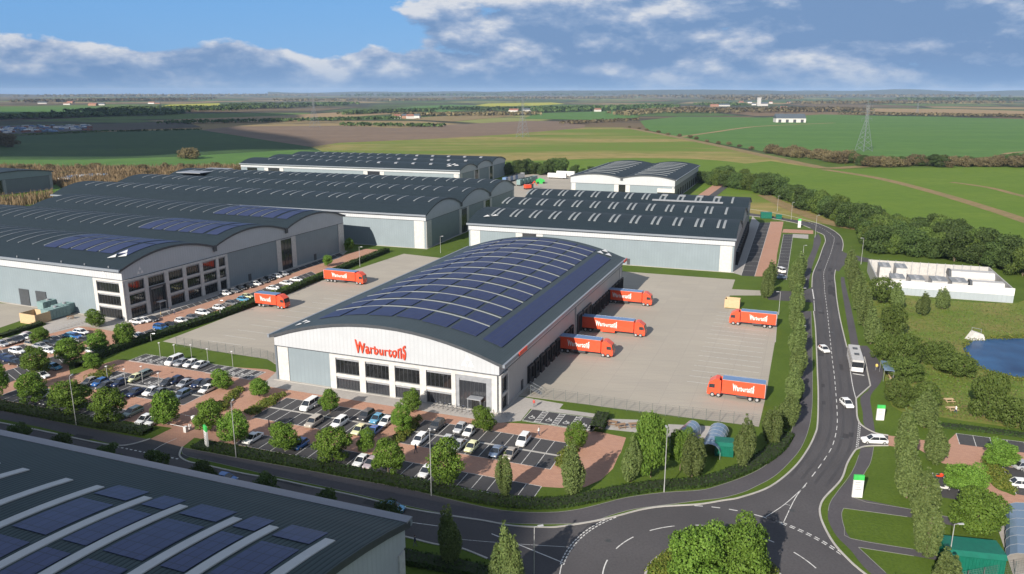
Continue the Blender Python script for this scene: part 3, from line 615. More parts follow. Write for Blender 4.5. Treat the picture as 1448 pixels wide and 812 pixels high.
# ---- the main building with the red lettering
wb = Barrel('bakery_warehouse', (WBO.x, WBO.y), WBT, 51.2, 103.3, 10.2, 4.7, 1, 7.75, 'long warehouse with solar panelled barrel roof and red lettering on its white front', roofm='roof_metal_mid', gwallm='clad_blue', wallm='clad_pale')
wb.pillar((0, 0)); wb.pillar((1, 1))
b = MB(); b.box(-.14, .3, -.2, 2.6, 0, 7.6, 'clad_grey'); b.build('corner_cladding', wb.e)
# bright frame round the glazing
b = MB(); d0, d1 = -.45, 0
cols = [(13.7, 15.1), (20.7, 22.1), (27.6, 28.9), (34.5, 35.9), (41.4, 42.3), (49.9, 51.0)]
for x0, x1 in cols: b.box(x0, x1, d0, d1, 0, 6.95, 'trim_white')
b.box(13.7, 51.0, d0, d1, 6.953, 7.58, 'trim_white')
for (x0, x1), (x2, x3) in zip(cols[:4], cols[1:5]): b.box(x1, x2, d0 + .05, d1, 2.85, 3.5, 'trim_white')
b.box(50.75, 51.65, .0, .6, 0, 7.58, 'trim_white'); b.box(51.2, 51.65, 3.6, 4.3, 0, 7.58, 'trim_white'); b.box(51.2, 51.65, .6, 3.6, 6.95, 7.58, 'trim_white'); b.box(51.2, 51.6, .6, 3.6, 3.0, 3.5, 'trim_white')
b.build('window_surround', wb.e)
for (x0, x1), (x2, x3) in zip(cols[:4], cols[1:5]):
    window_bank(wb.e, x1, x2, 3.55, 6.9, 0, nm=6); window_bank(wb.e, x1, x2, .15, 2.8, 0, nm=8, m='glass_tint')
window_bank(wb.e, .65, 3.55, 3.55, 6.9, 51.2, 'r', 3); window_bank(wb.e, .65, 3.55, .2, 2.95, 51.2, 'r', 3)
b = MB(); b.box(42.3, 43.0, -.3, 0, 0, 6.95, 'trim_grey'); b.box(48.7, 49.9, -.3, 0, 0, 6.95, 'trim_grey'); b.box(43.0, 48.7, -.3, 0, 6.2, 6.95, 'trim_grey'); b.build('entrance_portal', wb.e)
window_bank(wb.e, 43.0, 48.7, .1, 6.2, 0, nm=7, m='glass_tint')
b = MB(); b.box(45.4, 48.2, -2.0, -.3, 2.75, 2.95, 'trim_grey'); b.tube((45.5, -1.9, 0), (45.5, -1.9, 2.75), .06, m='trim_grey'); b.tube((48.1, -1.9, 0), (48.1, -1.9, 2.75), .06, m='trim_grey'); b.build('porch', wb.e)
b = MB(); b.box(45.7, 47.9, -.34, -.15, 0, 2.4, 'glass_dark'); b.build('entrance_door', wb.e)
text_mesh('Warburtons', 'lettering', 'sign_red', 11.6, 2.75, .12, wb.e, Matrix.Translation((25.7, -.30, 8.35)) @ Matrix.Rotation(PI / 2, 4, 'X'), .30, .010)
b = MB(); emblem(b, 44.8, -.17, 8.75, (1, 0, 0), (0, 0, 1), 1.15, 'emblem_white'); b.build('emblem', wb.e)
b = MB(); emblem(b, 4.8, 3.4, wb.z(4.8) + .22, (1.0, .3, .28), (-.55, 1.2, -.10), 1.5, 'decal_white'); b.build('emblem', wb.roof)
b = MB(); emblem(b, 46.8, 98.0, wb.z(46.8) + .3, (1.0, .2, -.26), (-.3, 1.5, .08), 2.0, 'decal_white'); b.build('emblem', wb.roof)
SK = [13.8, 20.4, 27.04, 34.09, 41.2, 47.7, 54.97, 62.08, 69.7, 76.6, 83.3, 89.8, 96.5]
for y in SK: wb.strip('skylight', 6.5, 43.7, y - .17, y + .17, .14, 'skylight', thick=.14)
edges = [5.5] + SK + [101]
for i, (y0, y1) in enumerate(zip(edges, edges[1:])):
    w = (y1 - y0 - 1.3)
    for k in range(6):
        a0 = 7.0 + k * 6.25; g = .55 if i % 2 else .35
        if i in (0, 13) and w > 5 and False: pass
        wb.strip('solar_panels', a0, a0 + 5.5, y0 + (.55 + .4 * ((i + k) % 2)), y1 - (.95 - .4 * ((i + k) % 2)), .16, 'solar_panel', n=4, thick=.06)
wb.strip('solar_panels', 45.2, 49.3, 6.5, 96, .16, 'solar_panel', n=3, thick=.06)
b = MB()
for y in (2.2, 30, 60, 90): pass
b.box(51.2 + .4, 51.2 + .6, .3, 103, 9.9, 10.05, 'trim_dark'); b.build('roof_rail', wb.e)
# docks on the long east wall
for k, y in enumerate([17.6 + 3.75 * i for i in range(9)] + [68.5 + 3.75 * i for i in range(10)]):
    b = MB(); b.box(51.2, 51.9, y - 1.4, y - 1.1, 0, 3.5, 'dock_black'); b.box(51.2, 51.75, y + 1.1, y + 1.4, 0, 3.5, 'dock_black'); b.box(51.2, 51.75, y - 1.4, y + 1.4, 3.503, 3.95, 'dock_black'); b.box(51.2, 51.85, y - 1.1, y + 1.1, 0, 1.1, 'dock_black')
    e = b.build('dock_shelter', wb.e); b = MB(); b.box(51.2, 51.28, y - 1.1, y + 1.1, 1.103, 3.5, 'door_grey'); b.build('dock_door', e)
for y in (55.0, 60.0, 64.2):
    b = MB(); b.box(51.2, 51.7, y - 1.9, y - 1.6, 0, 4.9, 'trim_dark'); b.box(51.2, 51.7, y + 1.6, y + 1.9, 0, 4.9, 'trim_dark'); b.box(51.2, 51.7, y - 1.9, y + 1.9, 4.903, 5.3, 'trim_dark'); e = b.build('door_frame', wb.e)
    b = MB(); b.box(51.2, 51.35, y - 1.6, y + 1.6, 0, 4.9, 'dock_black'); b.build('loading_door', e)
b = MB(); b.box(51.2, 51.32, 12.3, 13.4, 0, 2.2, 'door_grey'); b.build('fire_door', wb.e)
for y in (52.0, 102.3): b = MB(); b.tube((51.4, y, 0), (51.4, y, 7.6), .16, m='trim_white'); b.build('downpipe', wb.e)
b = MB(); b.box(52.66, 52.8, 7.0, 11.6, 9.35, 10.2, 'sign_red'); b.build('sign_board', wb.e); b = MB(); b.box(52.66, 52.8, 99.2, 103.0, 9.35, 10.2, 'sign_red'); b.build('sign_board', wb.e)

# ---- three storey fronted warehouse on the left
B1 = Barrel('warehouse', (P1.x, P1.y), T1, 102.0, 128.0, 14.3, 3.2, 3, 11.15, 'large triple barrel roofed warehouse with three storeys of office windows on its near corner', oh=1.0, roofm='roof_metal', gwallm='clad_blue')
b = MB(); gc = [(.1, 1.25), (6.55, 7.9), (13.7, 15.15), (20.45, 21.8), (27.1, 28.4), (33.8, 35.0), (37.8, 38.9)]
for x0, x1 in gc: b.box(x0, x1, -.5, 0, 0, 10.4, 'trim_white')
b.box(.1, 38.9, -.5, 0, 10.403, 11.0, 'trim_white')
for i, ((x0, x1), (x2, x3)) in enumerate(zip(gc, gc[1:])):
    for zz in (3.3, 6.9):
        if i == 1 and zz < 5: continue
        b.box(x1, x2, -.45, 0, zz, zz + .6, 'trim_white')
b.box(-.5, 0, -.5, .9, 0, 10.4, 'trim_white'); b.box(-.5, 0, 9.3, 10.5, 0, 10.4, 'trim_white'); b.box(-.5, 0, -.5, 10.5, 10.403, 11.0, 'trim_white')
for zz in (3.3, 6.9): b.box(-.45, 0, .9, 9.3, zz, zz + .6, 'trim_white')
b.build('window_surround', B1.e)
for i, ((x0, x1), (x2, x3)) in enumerate(zip(gc, gc[1:])):
    for zz, z2 in ((.2, 3.3), (3.9, 6.9), (7.5, 10.4)):
        if i == 1 and zz < 6: continue
        window_bank(B1.e, x1, x2, zz, z2, 0, nm=6 if x2 - x1 > 4 else 3)
for zz, z2 in ((.2, 3.3), (3.9, 6.9), (7.5, 10.4)): window_bank(B1.e, .9, 9.3, zz, z2, 0, 'l', 8)
b = MB(); b.box(7.9, 8.4, -.7, 0, 0, 7.0, 'trim_dark'); b.box(13.2, 13.7, -.7, 0, 0, 7.0, 'trim_dark'); b.box(7.9, 13.7, -.7, 0, 7.003, 7.4, 'trim_dark'); b.build('entrance_portal', B1.e)
window_bank(B1.e, 8.4, 13.2, .1, 6.9, 0, nm=5, m='glass_tint')
b = MB(); b.box(9.6, 12, -2, -.7, 2.7, 2.9, 'trim_white'); b.tube((9.7, -1.9, 0), (9.7, -1.9, 2.7), .07, m='trim_white'); b.tube((11.9, -1.9, 0), (11.9, -1.9, 2.7), .07, m='trim_white'); b.build('porch', B1.e)
b = MB(); emblem(b, 5.9, -.16, 11.75, (1, 0, 0), (0, 0, 1), 1.0, 'decal_white'); b.build('emblem', B1.e)
b = MB(); emblem(b, -.2, 6.6, 11.6, (0, -1, 0), (0, 0, 1), 1.0, 'decal_white'); b.build('emblem', B1.e)
b = MB(); emblem(b, 4.6, 6.5, B1.z(4.6) + .3, (.5, -1.0, .1), (1.2, .3, .25), 2.1, 'decal_white'); b.build('emblem', B1.roof)
for x0, x1 in ((62.6, 64.9), (70.5, 72.9), (98.6, 102.1)): b = MB(); b.box(x0, x1, -.2, 0, 0, 11.0, 'trim_white'); b.build('corner_column', B1.e)
window_bank(B1.e, 64.9, 70.5, 0, 11.0, 0, nm=3, m='glass_tint')
b = MB(); b.box(48, 49.3, -.1, 0, 0, 2.4, 'door_grey'); b.build('fire_door', B1.e); b = MB(); b.box(83, 84.3, -.1, 0, 0, 2.4, 'door_grey'); b.build('fire_door', B1.e)
for y0, y1 in ((37.5, 41.5), (30.4, 34.6)): b = MB(); b.box(-.18, 0, y0, y1, 0, 4.9, 'door_grey'); b.build('roller_door', B1.e)
for v in range(3):
    y = 16.0
    for k in range(20):
        B1.strip('skylight', v * 34 + 7.2, v * 34 + 26.5, y - .16, y + .16, .14, 'skylight', n=6, thick=.2); y += 4.85 if k % 2 == 0 else 6.2
    ys = [3.6, 9.5, 15.7, 20.9, 27.0, 31.9, 38.2]
    for y0, y1 in zip(ys, ys[1:]):
        B1.strip('solar_panels', v * 34 + 6.5, v * 34 + 16.2, y0 + .7, y1 - .7, .14, 'solar_panel', n=5, thick=.05); B1.strip('solar_panels', v * 34 + 17.0, v * 34 + 27.0, y0 + .7, y1 - .7, .14, 'solar_panel', n=5, thick=.05)
b = MB()
for k in range(14):
    y = 4 + k * 8.9; b.tube((-.4, y, 14.3), (-.4, y, 14.75), .18, m='trim_grey')
b.build('roof_vents', B1.roof)

# ---- the long warehouse behind it
o = gp(603, 352); T2 = math.radians(71)
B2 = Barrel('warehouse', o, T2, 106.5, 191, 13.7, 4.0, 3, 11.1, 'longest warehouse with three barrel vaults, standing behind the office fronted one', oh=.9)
for c in ((0, 0),): B2.pillar(c, r=1.6, wd=5)
pat = [3.4, 10.0, 17.3, 23.2, 26.8, 32.9]
for v in range(3):
    ys = [3.4, 10.0, 17.3, 23.2, 26.8]; y = 26.8; st = [6.1, 6.9, 6.0, 3.7]; k = 0; ys = [3.4, 10.0, 17.3, 23.2, 26.8]
    while y < 178: y += st[k % 4]; k += 1; ys.append(y)
    for y in ys[:33]: B2.strip('skylight', v * 35.5 + 10.5, v * 35.5 + 20.5, y - .28, y + .28, .16, 'skylight', n=4, thick=.16)
for x0, x1, x2, x3 in ((33.5, 36, 42, 44.5), (62.5, 65, 71, 73.5)):
    for q0, q1 in ((x0, x1), (x2, x3)): b = MB(); b.box(q0, q1, -.2, 0, 0, 10.95, 'trim_white'); b.build('corner_column', B2.e)
    window_bank(B2.e, x1, x2, 0, 11, 0, nm=3, m='glass_tint')
b = MB(); b.box(.2, 2.2, -.2, 0, 0, 10.95, 'trim_white'); b.build('corner_column', B2.e)
b = MB(); b.box(104, 106.4, -.2, 0, 0, 10.95, 'trim_white'); b.build('corner_column', B2.e)
b = MB(); b.box(13, 14.4, -.1, 0, 0, 2.4, 'door_grey'); b.build('fire_door', B2.e)
b = MB(); [b.tube((2.5, 7 + k * 18.5, 13.9), (2.5, 7 + k * 18.5, 14.6), .25, m='trim_grey') for k in range(10)]; b.build('roof_vents', B2.roof)
b = MB(); b.box(72, 100, 168, 184, 17.0, 17.3, 'trim_grey'); b.build('roof_plant_deck', B2.roof)

# ---- rear long warehouse
o = gp(650.5, 268); T3 = math.radians(72)
B3 = Barrel('warehouse', o, T3, 90, 163, 12.2, 2.6, 3, 9.7, 'farthest long warehouse with a dark triple vaulted roof against the green fields', oh=.9)
B3.pillar((0, 0), r=1.6, wd=4)
for y0 in (53, 129):
    for q in (y0, y0 + 12): b = MB(); b.box(-.2, 0, q, q + 3, 0, 9.55, 'trim_white'); b.build('corner_column', B3.e)
    b = MB(); b.box(-.1, 0, y0 + 3, y0 + 12, 0, 9.5, 'glass_tint'); b.build('window', B3.e)
b = MB(); b.box(-.1, 0, 150, 158, 7.5, 9.3, 'glass_dark'); b.build('window', B3.e)
for x0, x1, x2, x3 in ((25, 27, 33, 35), (54, 56, 62, 64)):
    for q0, q1 in ((x0, x1), (x2, x3)): b = MB(); b.box(q0, q1, -.2, 0, 0, 9.55, 'trim_white'); b.build('corner_column', B3.e)
    b = MB(); b.box(x1, x2, -.12, 0, 0, 9.5, 'glass_tint'); b.build('window', B3.e)
for v in range(3):
    for k in range(11): B3.strip('skylight', v * 30 + 9, v * 30 + 17, 70 + k * 7.6, 70.9 + k * 7.6, .22, 'skylight', n=3, thick=.22)
    for k in range(5): B3.strip('roof_hatch', v * 30 + 8, v * 30 + 10.5, 10 + k * 12.5, 12 + k * 12.5, .5, 'trim_grey', n=2, thick=.5)
b = MB(); emblem(b, 5.6, 7, B3.z(5.6) + .3, (.6, -1.4, .1), (1.4, .3, .2), 2.4, 'decal_white'); b.build('emblem', B3.roof)

# ---- warehouse to the north east
o = gp(1036, 385.5); T4 = math.radians(70.5)
B4 = Barrel('warehouse', o, T4, 98, 97.5, 12.0, 3.3, 3, 9.25, 'wide dark roofed warehouse with pairs of rooflights, directly behind the red lettered one', oh=.8)
B4.pillar((0, 0), r=1.4, wd=4.6); B4.pillar((0, 1), r=1.4, wd=4.6)
for v in range(3):
    for k in range(13):
        y = 4.4 + k * 7.65
        if v == 0 and k == 12: continue
        for d in (0, 2.0):
            if v and k == 0 and d == 0: continue
            if len([1]) and v * 26 + k * 2 < 100: B4.strip('skylight', v * 32.7 + 6.2, v * 32.7 + 15.4, y + d - .42, y + d + .42, .22, 'skylight', n=4, thick=.22)
b = MB(); b.box(-.1, 0, 35.5, 36.6, 0, 2.3, 'door_grey'); b.build('fire_door', B4.e)
for q in (68, 76): b = MB(); b.box(-.2, 0, q, q + 2.6, 0, 9.1, 'trim_white'); b.build('corner_column', B4.e)
b = MB(); b.box(-.1, 0, 70.6, 76, 0, 9.1, 'glass_tint'); b.build('window', B4.e)
for k in range(14):
    y = 14 + k * 5.2; b = MB(); b.box(y - 1.7, y + 1.7, -.9, 0, 3.6, 4.8, 'dock_black'); b.box(y - 1.7, y - 1.2, -.9, 0, 0, 3.597, 'dock_black'); b.box(y + 1.2, y + 1.7, -.9, 0, 0, 3.597, 'dock_black'); e = b.build('dock_shelter', B4.e); b = MB(); b.box(y - 1.2, y + 1.2, -.1, 0, 1.1, 3.597, 'door_grey'); b.build('dock_door', e)
b = MB(); emblem(b, 5.0, 90.5, B4.z(5) + .3, (.6, -1.4, .1), (1.4, .3, .2), 1.7, 'decal_white'); b.build('emblem', B4.roof)
b = MB(); [b.tube((3.2, 6 + k * 14, 12.4), (3.2, 6 + k * 14, 13.1), .25, m='trim_white') for k in range(7)]; b.build('roof_vents', B4.roof)
for x in (70, 70.9): B4.strip('roof_walkway', x, x + .3, 10, 40, .5, 'trim_grey', n=2, thick=.2)
for k in range(4): B4.strip('roof_plant', 78, 80, 11.4 + k * 7.65, 14.0 + k * 7.65, .5, 'plant_top', n=2, thick=.5)

# ---- small two vault warehouse beyond
o = gp(953, 283); o = Vector((o.x, o.y, 0)) - Vector((math.cos(WBT), math.sin(WBT), 0)) * 61.5
B5 = Barrel('warehouse', o, WBT, 61.5, 97, 11.6, 1.9, 2, 7.6, 'smallest warehouse in the distance, white front with two low vaults', oh=.8, wallm='clad_grey')
B5.pillar((0, 0), r=1.2, wd=3); B5.pillar((1, 0), r=1.2, wd=.8)
for q in (26.5, 33.2): b = MB(); b.box(q, q + 2.6, -.2, 0, 0, 7.45, 'trim_white'); b.build('corner_column', B5.e)
b = MB(); b.box(29.1, 33.2, -.1, 0, 0, 7.4, 'glass_dark'); b.build('window', B5.e)
b = MB(); b.box(52, 61.9, -1.6, 0, 4.2, 6.4, 'trim_white'); b.box(52, 61.9, -1.6, 0, 0, 3.0, 'trim_white'); b.box(52.1, 61.8, -1.5, 0, 3.003, 4.197, 'glass_dark'); b.build('office_bay', B5.e)
for v in range(2):
    for k in range(9): B5.strip('skylight', v * 30.7 + 6, v * 30.7 + 25, 8 + k * 9.6, 8.6 + k * 9.6, .2, 'skylight', n=4, thick=.2)
for k in range(9): b = MB(); y = 12 + k * 9; b.box(61.5, 61.6, y, y + 4, 0, 4.8, 'dock_black'); b.build('loading_door', B5.e)

# ---- warehouse at the far left edge
o = gp(76, 267); u0 = Vector((math.cos(math.radians(66)), math.sin(math.radians(66)), 0)); o = Vector((o.x, o.y, 0)) - u0 * 48
B0 = Barrel('warehouse', o, math.radians(66), 48, 70, 11.4, 2.2, 1, 8.8, 'grey gabled warehouse at the far left edge beside the tall reeds', oh=.8, gwallm='clad_grey', gtop='clad_blue')
for q in (16, 46): b = MB(); b.box(q, q + 1.8, -.2, 0, 0, 8.65, 'trim_grey'); b.build('corner_column', B0.e)
b = MB(); b.box(3, 15.5, -.1, 0, 0, 8.4, 'glass_dark'); b.build('window', B0.e)

# ---- roof in the foreground
g0 = gp(580, 735, 12.0); ux = Vector((math.cos(WBT), math.sin(WBT), 0)); uy = Vector((-math.sin(WBT), math.cos(WBT), 0))
FL, FW = 110.0, 62.0
org = Vector((g0.x, g0.y, 0)) - uy * .6 - ux * (.6 + FL)
# across the gable = towards the camera (-uy); along the barrel = +ux, visible gable at b = FL
FG = Barrel('warehouse', org, WBT - PI / 2, FW, FL, 12.0, 4.6, 1, 8.6, 'near warehouse roof filling the lower left corner, ribbed with pale rooflights and solar panels', oh=.6, over=.6, roofm='roof_metal_near', edge=.8, gwallm='clad_white', wallm='clad_blue')
FX = [3.25, 10.35, 15.2, 22.7, 27.9, 35.2, 40.2, 47.5, 52.6, 60.0, 65.2, 72.6]
for x in FX: FG.strip('skylight', 9.6, 50, FL - x - .6, FL - x + .6, .14, 'near_skylight', n=16, thick=.14)
for x0, x1 in zip([-1.0] + FX[:5], FX[:6]):
    if x0 < 0: continue
    for a0, a1 in ((8.2, 11.6), (13.2, 21.5), (23.2, 31.5), (33.2, 41.5)):
        w = x1 - x0; FG.strip('solar_panels', a0, a1, FL - x1 + (1.25 if w > 6 else 1.0), FL - x0 - (1.25 if w > 6 else 1.0), .08, 'solar_panel_near', n=5, thick=.04)
b = MB(); b.box(-1.0, .35, -.7, FL + .7, 12.0, 12.22, 'eave_grey'); b.build('eave_capping', FG.e)
for q in (.2, 8.6, 17): b = MB(); b.box(q, q + 1.3, FL, FL + .2, 0, 8.4, 'trim_white'); b.build('corner_column', FG.e)

# ---- walled plant compound and small buildings
o = gp(1240, 410); ct = math.radians(-19.1); CO = Vector((112.0, 231.6, 0))
cp = empty('plant_compound', CO, ct, 'open white walled compound full of grey plant boxes right of the road', 'compound')
b = MB(); w, l, h = 36.5, 31.5, 4.2
b.box(0, w, 0, .3, 0, h); b.box(0, w, l - .3, l, 0, h); b.box(0, .3, .3, l - .3, 0, h); b.box(w - .3, w, .3, l - .3, 0, h)
for i in range(len(b.f)): pass
b.mats = ['compound_wall']; b.build('perimeter_wall', cp)
b = MB(); b.box(.3, w - .3, .3, l - .3, 0, .05, 'pale_paving'); b.build('slab', cp)
b = MB(); b.box(-.08, w + .08, -.08, 0, 2.3, 4.25, 'decal_white'); b.box(-.08, w + .08, -.08, .35, 4.253, 4.4, 'decal_white'); b.build('wall_cladding', cp)
b = MB(); b.box(-.05, w + .05, -.05, 0, .1, 2.297, 'clad_low'); b.build('wall_cladding', cp)
for k in range(14): b = MB(); b.box(1 + k * 2.5, 1.15 + k * 2.5, l - .5, l - .3, 0, 4.5, 'trim_grey'); b.build('wall_post', cp)
for x, y, sx, sy, sz in ((2.5, 19, 3.2, 7, 4.4), (7.5, 20, 3.2, 7, 4.2), (4.2, 3, 3.8, 6.5, 4.3), (9.6, 3, 3.8, 6.5, 4.3), (15.4, 3, 4.2, 6.5, 4.4), (20.8, 3, 4.2, 6.5, 4.4)):
    b = MB(); b.box(x, x + sx, y, y + sy, 0, sz, 'plant_grey'); b.box(x - .1, x + sx + .1, y - .1, y + sy + .1, sz, sz + .18, 'plant_top')
    for q in range(3): b.tube((x + sx / 2, y + 1 + q * 2, sz + .18), (x + sx / 2, y + 1 + q * 2, sz + .5), .7, n=10, m='trim_grey')
    b.build('plant_box', cp)
for x, y, sx, sy, sz in ((22, 14, 12.5, 5.5, 5.4), (26, 4, 9, 4.5, 4.6)):
    b = MB(); prof = [(y, 0), (y + sy, 0), (y + sy, sz * .7), (y + sy * .8, sz), (y + sy * .2, sz), (y, sz * .7)]
    b.prismx(prof, x, x + sx, 'plant_grey'); b.prismx([(y - .1, sz * .7), (y + sy + .1, sz * .7), (y + sy * .8, sz + .15), (y + sy * .2, sz + .15)], x - .2, x + .5, 'trim_dark'); b.build('generator_housing', cp)

def quad_of(px, z=0): return [gp(*p, z) for p in px]
def shed(name, px, ln, wd, h, rz, wall, roof, label, cat, pitch=.8):
    c = gp(*px); e = empty(name, c, rz, label, cat); b = MB(); b.box(-ln / 2, ln / 2, -wd / 2, wd / 2, 0, h, wall); b.build('wall', e)
    b = MB(); b.prismx([(-wd / 2 - .3, h), (wd / 2 + .3, h), (0, h + pitch)], -ln / 2 - .3, ln / 2 + .3, roof); b.build('roof', e)
    for k in range(4): b = MB(); x = -ln / 2 + ln * (k + .5) / 4; b.box(x - ln * .05, x + ln * .05, -wd / 2 - .08, -wd / 2, 0, h * .75, 'door_grey'); b.build('door', e)
    return e
e = shed('barn', (1116, 173), 58, 30, 8, -.12, 'render_white', 'slate', 'long dark roofed white barn alone in the green field on the right', 'barn', 9)
# shelters
def shelter(px, ln, wd, rz, label):
    e = empty('glazed_shelter', gp(*px), rz, label, 'shelter'); n = 7
    for s in (0, 1):
        b = MB()
        arcp = [(wd * (1 - math.cos(t)) / 2 , 1.5 * math.sin(t) + 1.0) for t in np.linspace(.15, PI - .15, 8)]
        for (x0, z0), (x1, z1) in zip(arcp, arcp[1:]): b.add([(x0, 0, z0), (x1, 0, z1), (x1, ln, z1), (x0, ln, z0)], [(0, 1, 2, 3)], 'glass_blue')
        if s == 0: b.build('canopy', e)
    for k in range(n):
        b = MB(); y = ln * k / (n - 1)
        for (x0, z0), (x1, z1) in zip(arcp, arcp[1:]): b.tube((x0, y, z0 + .03), (x1, y, z1 + .03), .022, n=4, m='trim_grey')
        b.tube((arcp[0][0], y, 0), (arcp[0][0], y, arcp[0][1]), .05, n=4, m='steel'); b.tube((arcp[-1][0], y, 0), (arcp[-1][0], y, arcp[-1][1]), .05, n=4, m='steel'); b.build('hoop', e)
    return e
shelter((947, 630), 7, 2.8, WBT - .25, 'blue glazed cycle shelter behind the bright green tree beside the yard fence')
shelter((989, 645), 9.5, 3.4, WBT - .05, 'larger blue glazed cycle shelter next to the green container')
shelter((1420, 800), 15, 5.5, -.55, 'curved glass cycle shelter at the lower right corner of the view')
def container(px, ln, wd, h, rz, label, m='skip_green'):
    e = empty('storage_container', gp(*px), rz, label, 'container'); b = MB(); b.box(-ln / 2, ln / 2, -wd / 2, wd / 2, .1, h, m)
    for k in range(int(ln / .4)): x = -ln / 2 + .2 + k * .4; b.box(x, x + .16, -wd / 2 - .05, -wd / 2, .25, h - .15, m)
    b.build('body', e); b = MB(); b.prismx([(-wd / 2 - .15, h), (wd / 2 + .15, h), (wd / 2 - .4, h + .5), (-wd / 2 + .4, h + .5)], -ln / 2 - .1, ln / 2 + .1, m); b.build('roof', e)
    b = MB(); b.box(ln / 2, ln / 2 + .06, -.9, .9, .2, h - .2, 'trim_dark'); b.build('door', e); return e
container((1369, 801), 6.8, 4.2, 2.7, WBT * .55, 'dark green flat roofed store beside the bright tree in the lower right')
container((1023, 641), 3.0, 3.0, 2.0, WBT * .6, 'small green store hidden between poplars near the yard corner')
container((1083, 308.5), 5, 4, 2.4, -.2, 'teal green tank store by the far bend of the road', 'skip_green')
container((1101, 309.5), 2.6, 2, 1.6, -.2, 'little dark green store by the far bend of the road')
def timber_box(px, ln, wd, h, rz, label):
    e = empty('timber_enclosure', gp(*px), rz, label, 'enclosure'); t = .15
    for n_, q in (('front_panel', (-ln / 2, ln / 2, -wd / 2, -wd / 2 + t)), ('back_panel', (-ln / 2, ln / 2, wd / 2 - t, wd / 2)), ('side_panel', (-ln / 2, -ln / 2 + t, -wd / 2 + t, wd / 2 - t)), ('side_panel', (ln / 2 - t, ln / 2, -wd / 2 + t, wd / 2 - t))):
        b = MB(); b.box(q[0], q[1], q[2], q[3], 0, h, 'timber')
        b.box(q[0], q[1], q[2], q[3], h, h + .08, 'timber'); b.build(n_, e)
    return e
timber_box((51, 455), 6.0, 4.5, 2.6, T1 - PI / 2, 'pale timber bin enclosure by the grass left of the office windows')
timber_box((1035.5, 434), 4.2, 3.0, 2.4, WBT, 'pale timber bin enclosure at the top corner of the lorry yard')
for i, (p, ln, wd, h) in enumerate((((80, 449), 6.5, 3, 2.9), ((93, 444), 6, 3, 3.0), ((70, 440), 5, 2.4, 3.2))):
    e = empty('plant_tank', gp(*p), T1, ['grey green tank box nearest the timber enclosure', 'grey green tank box nearest the office windows', 'grey green tank box at the back against the blue wall'][i], 'tank')
    b = MB(); b.box(-ln / 2, ln / 2, -wd / 2, wd / 2, .2, h, 'tank_green'); [b.box(-ln / 2 + .3 + k, -ln / 2 + .45 + k, -wd / 2 - .08, wd / 2 + .08, .2, h + .08, 'tank_green') for k in range(int(ln))]; b.build('body', e)
    b = MB(); b.tube((0, 0, h), (0, 0, h + .4), .5, n=10, m='trim_grey'); b.build('hatch', e)
# ------------------------------------------------------------------ trees and shrubs
def leaf_mesh(name, pts, nrm, size, m, stretch=1.0, jitter=.55, core=None):
    """many small leaf clump faces, facing mostly outwards"""
    n = len(pts); nr = nrm + RNG.normal(0, jitter, (n, 3)); nr /= np.linalg.norm(nr, axis=1)[:, None] + 1e-9
    up = RNG.normal(0, 1, (n, 3)); t = np.cross(nr, up); t /= np.linalg.norm(t, axis=1)[:, None] + 1e-9; bt = np.cross(nr, t)
    s = (size * RNG.uniform(.6, 1.35, n))[:, None]
    c = np.stack([pts - t * s * .5, pts - bt * s * .42 * stretch, pts + t * s * .5, pts + bt * s * .42 * stretch], 1).reshape(-1, 3)
    me = bpy.data.meshes.new(name); me.vertices.add(4 * n); me.vertices.foreach_set('co', c.ravel())
    me.loops.add(4 * n); me.loops.foreach_set('vertex_index', np.arange(4 * n)); me.polygons.add(n)
    me.polygons.foreach_set('loop_start', np.arange(n) * 4); me.polygons.foreach_set('loop_total', np.full(n, 4))
    me.materials.append(M[m]); me.update(calc_edges=True); me.validate(); return me
def blob_points(centers, n):
    """points on the outside of a union of balls (x,y,z,r)"""
    C = np.array(centers); w = C[:, 3] ** 2; w = w / w.sum(); P = []; Nn = []
    idx = RNG.choice(len(C), n * 2, p=w); d = RNG.normal(0, 1, (n * 2, 3)); d /= np.linalg.norm(d, axis=1)[:, None]
    rr = C[idx, 3] * RNG.uniform(.80, 1.06, n * 2); p = C[idx, :3] + d * rr[:, None]
    keep = np.ones(n * 2, bool)
    for c in C: keep &= np.linalg.norm(p - c[:3], axis=1) > c[3] * .72
    p = p[keep][:n]; d = d[keep][:n]; return p, d
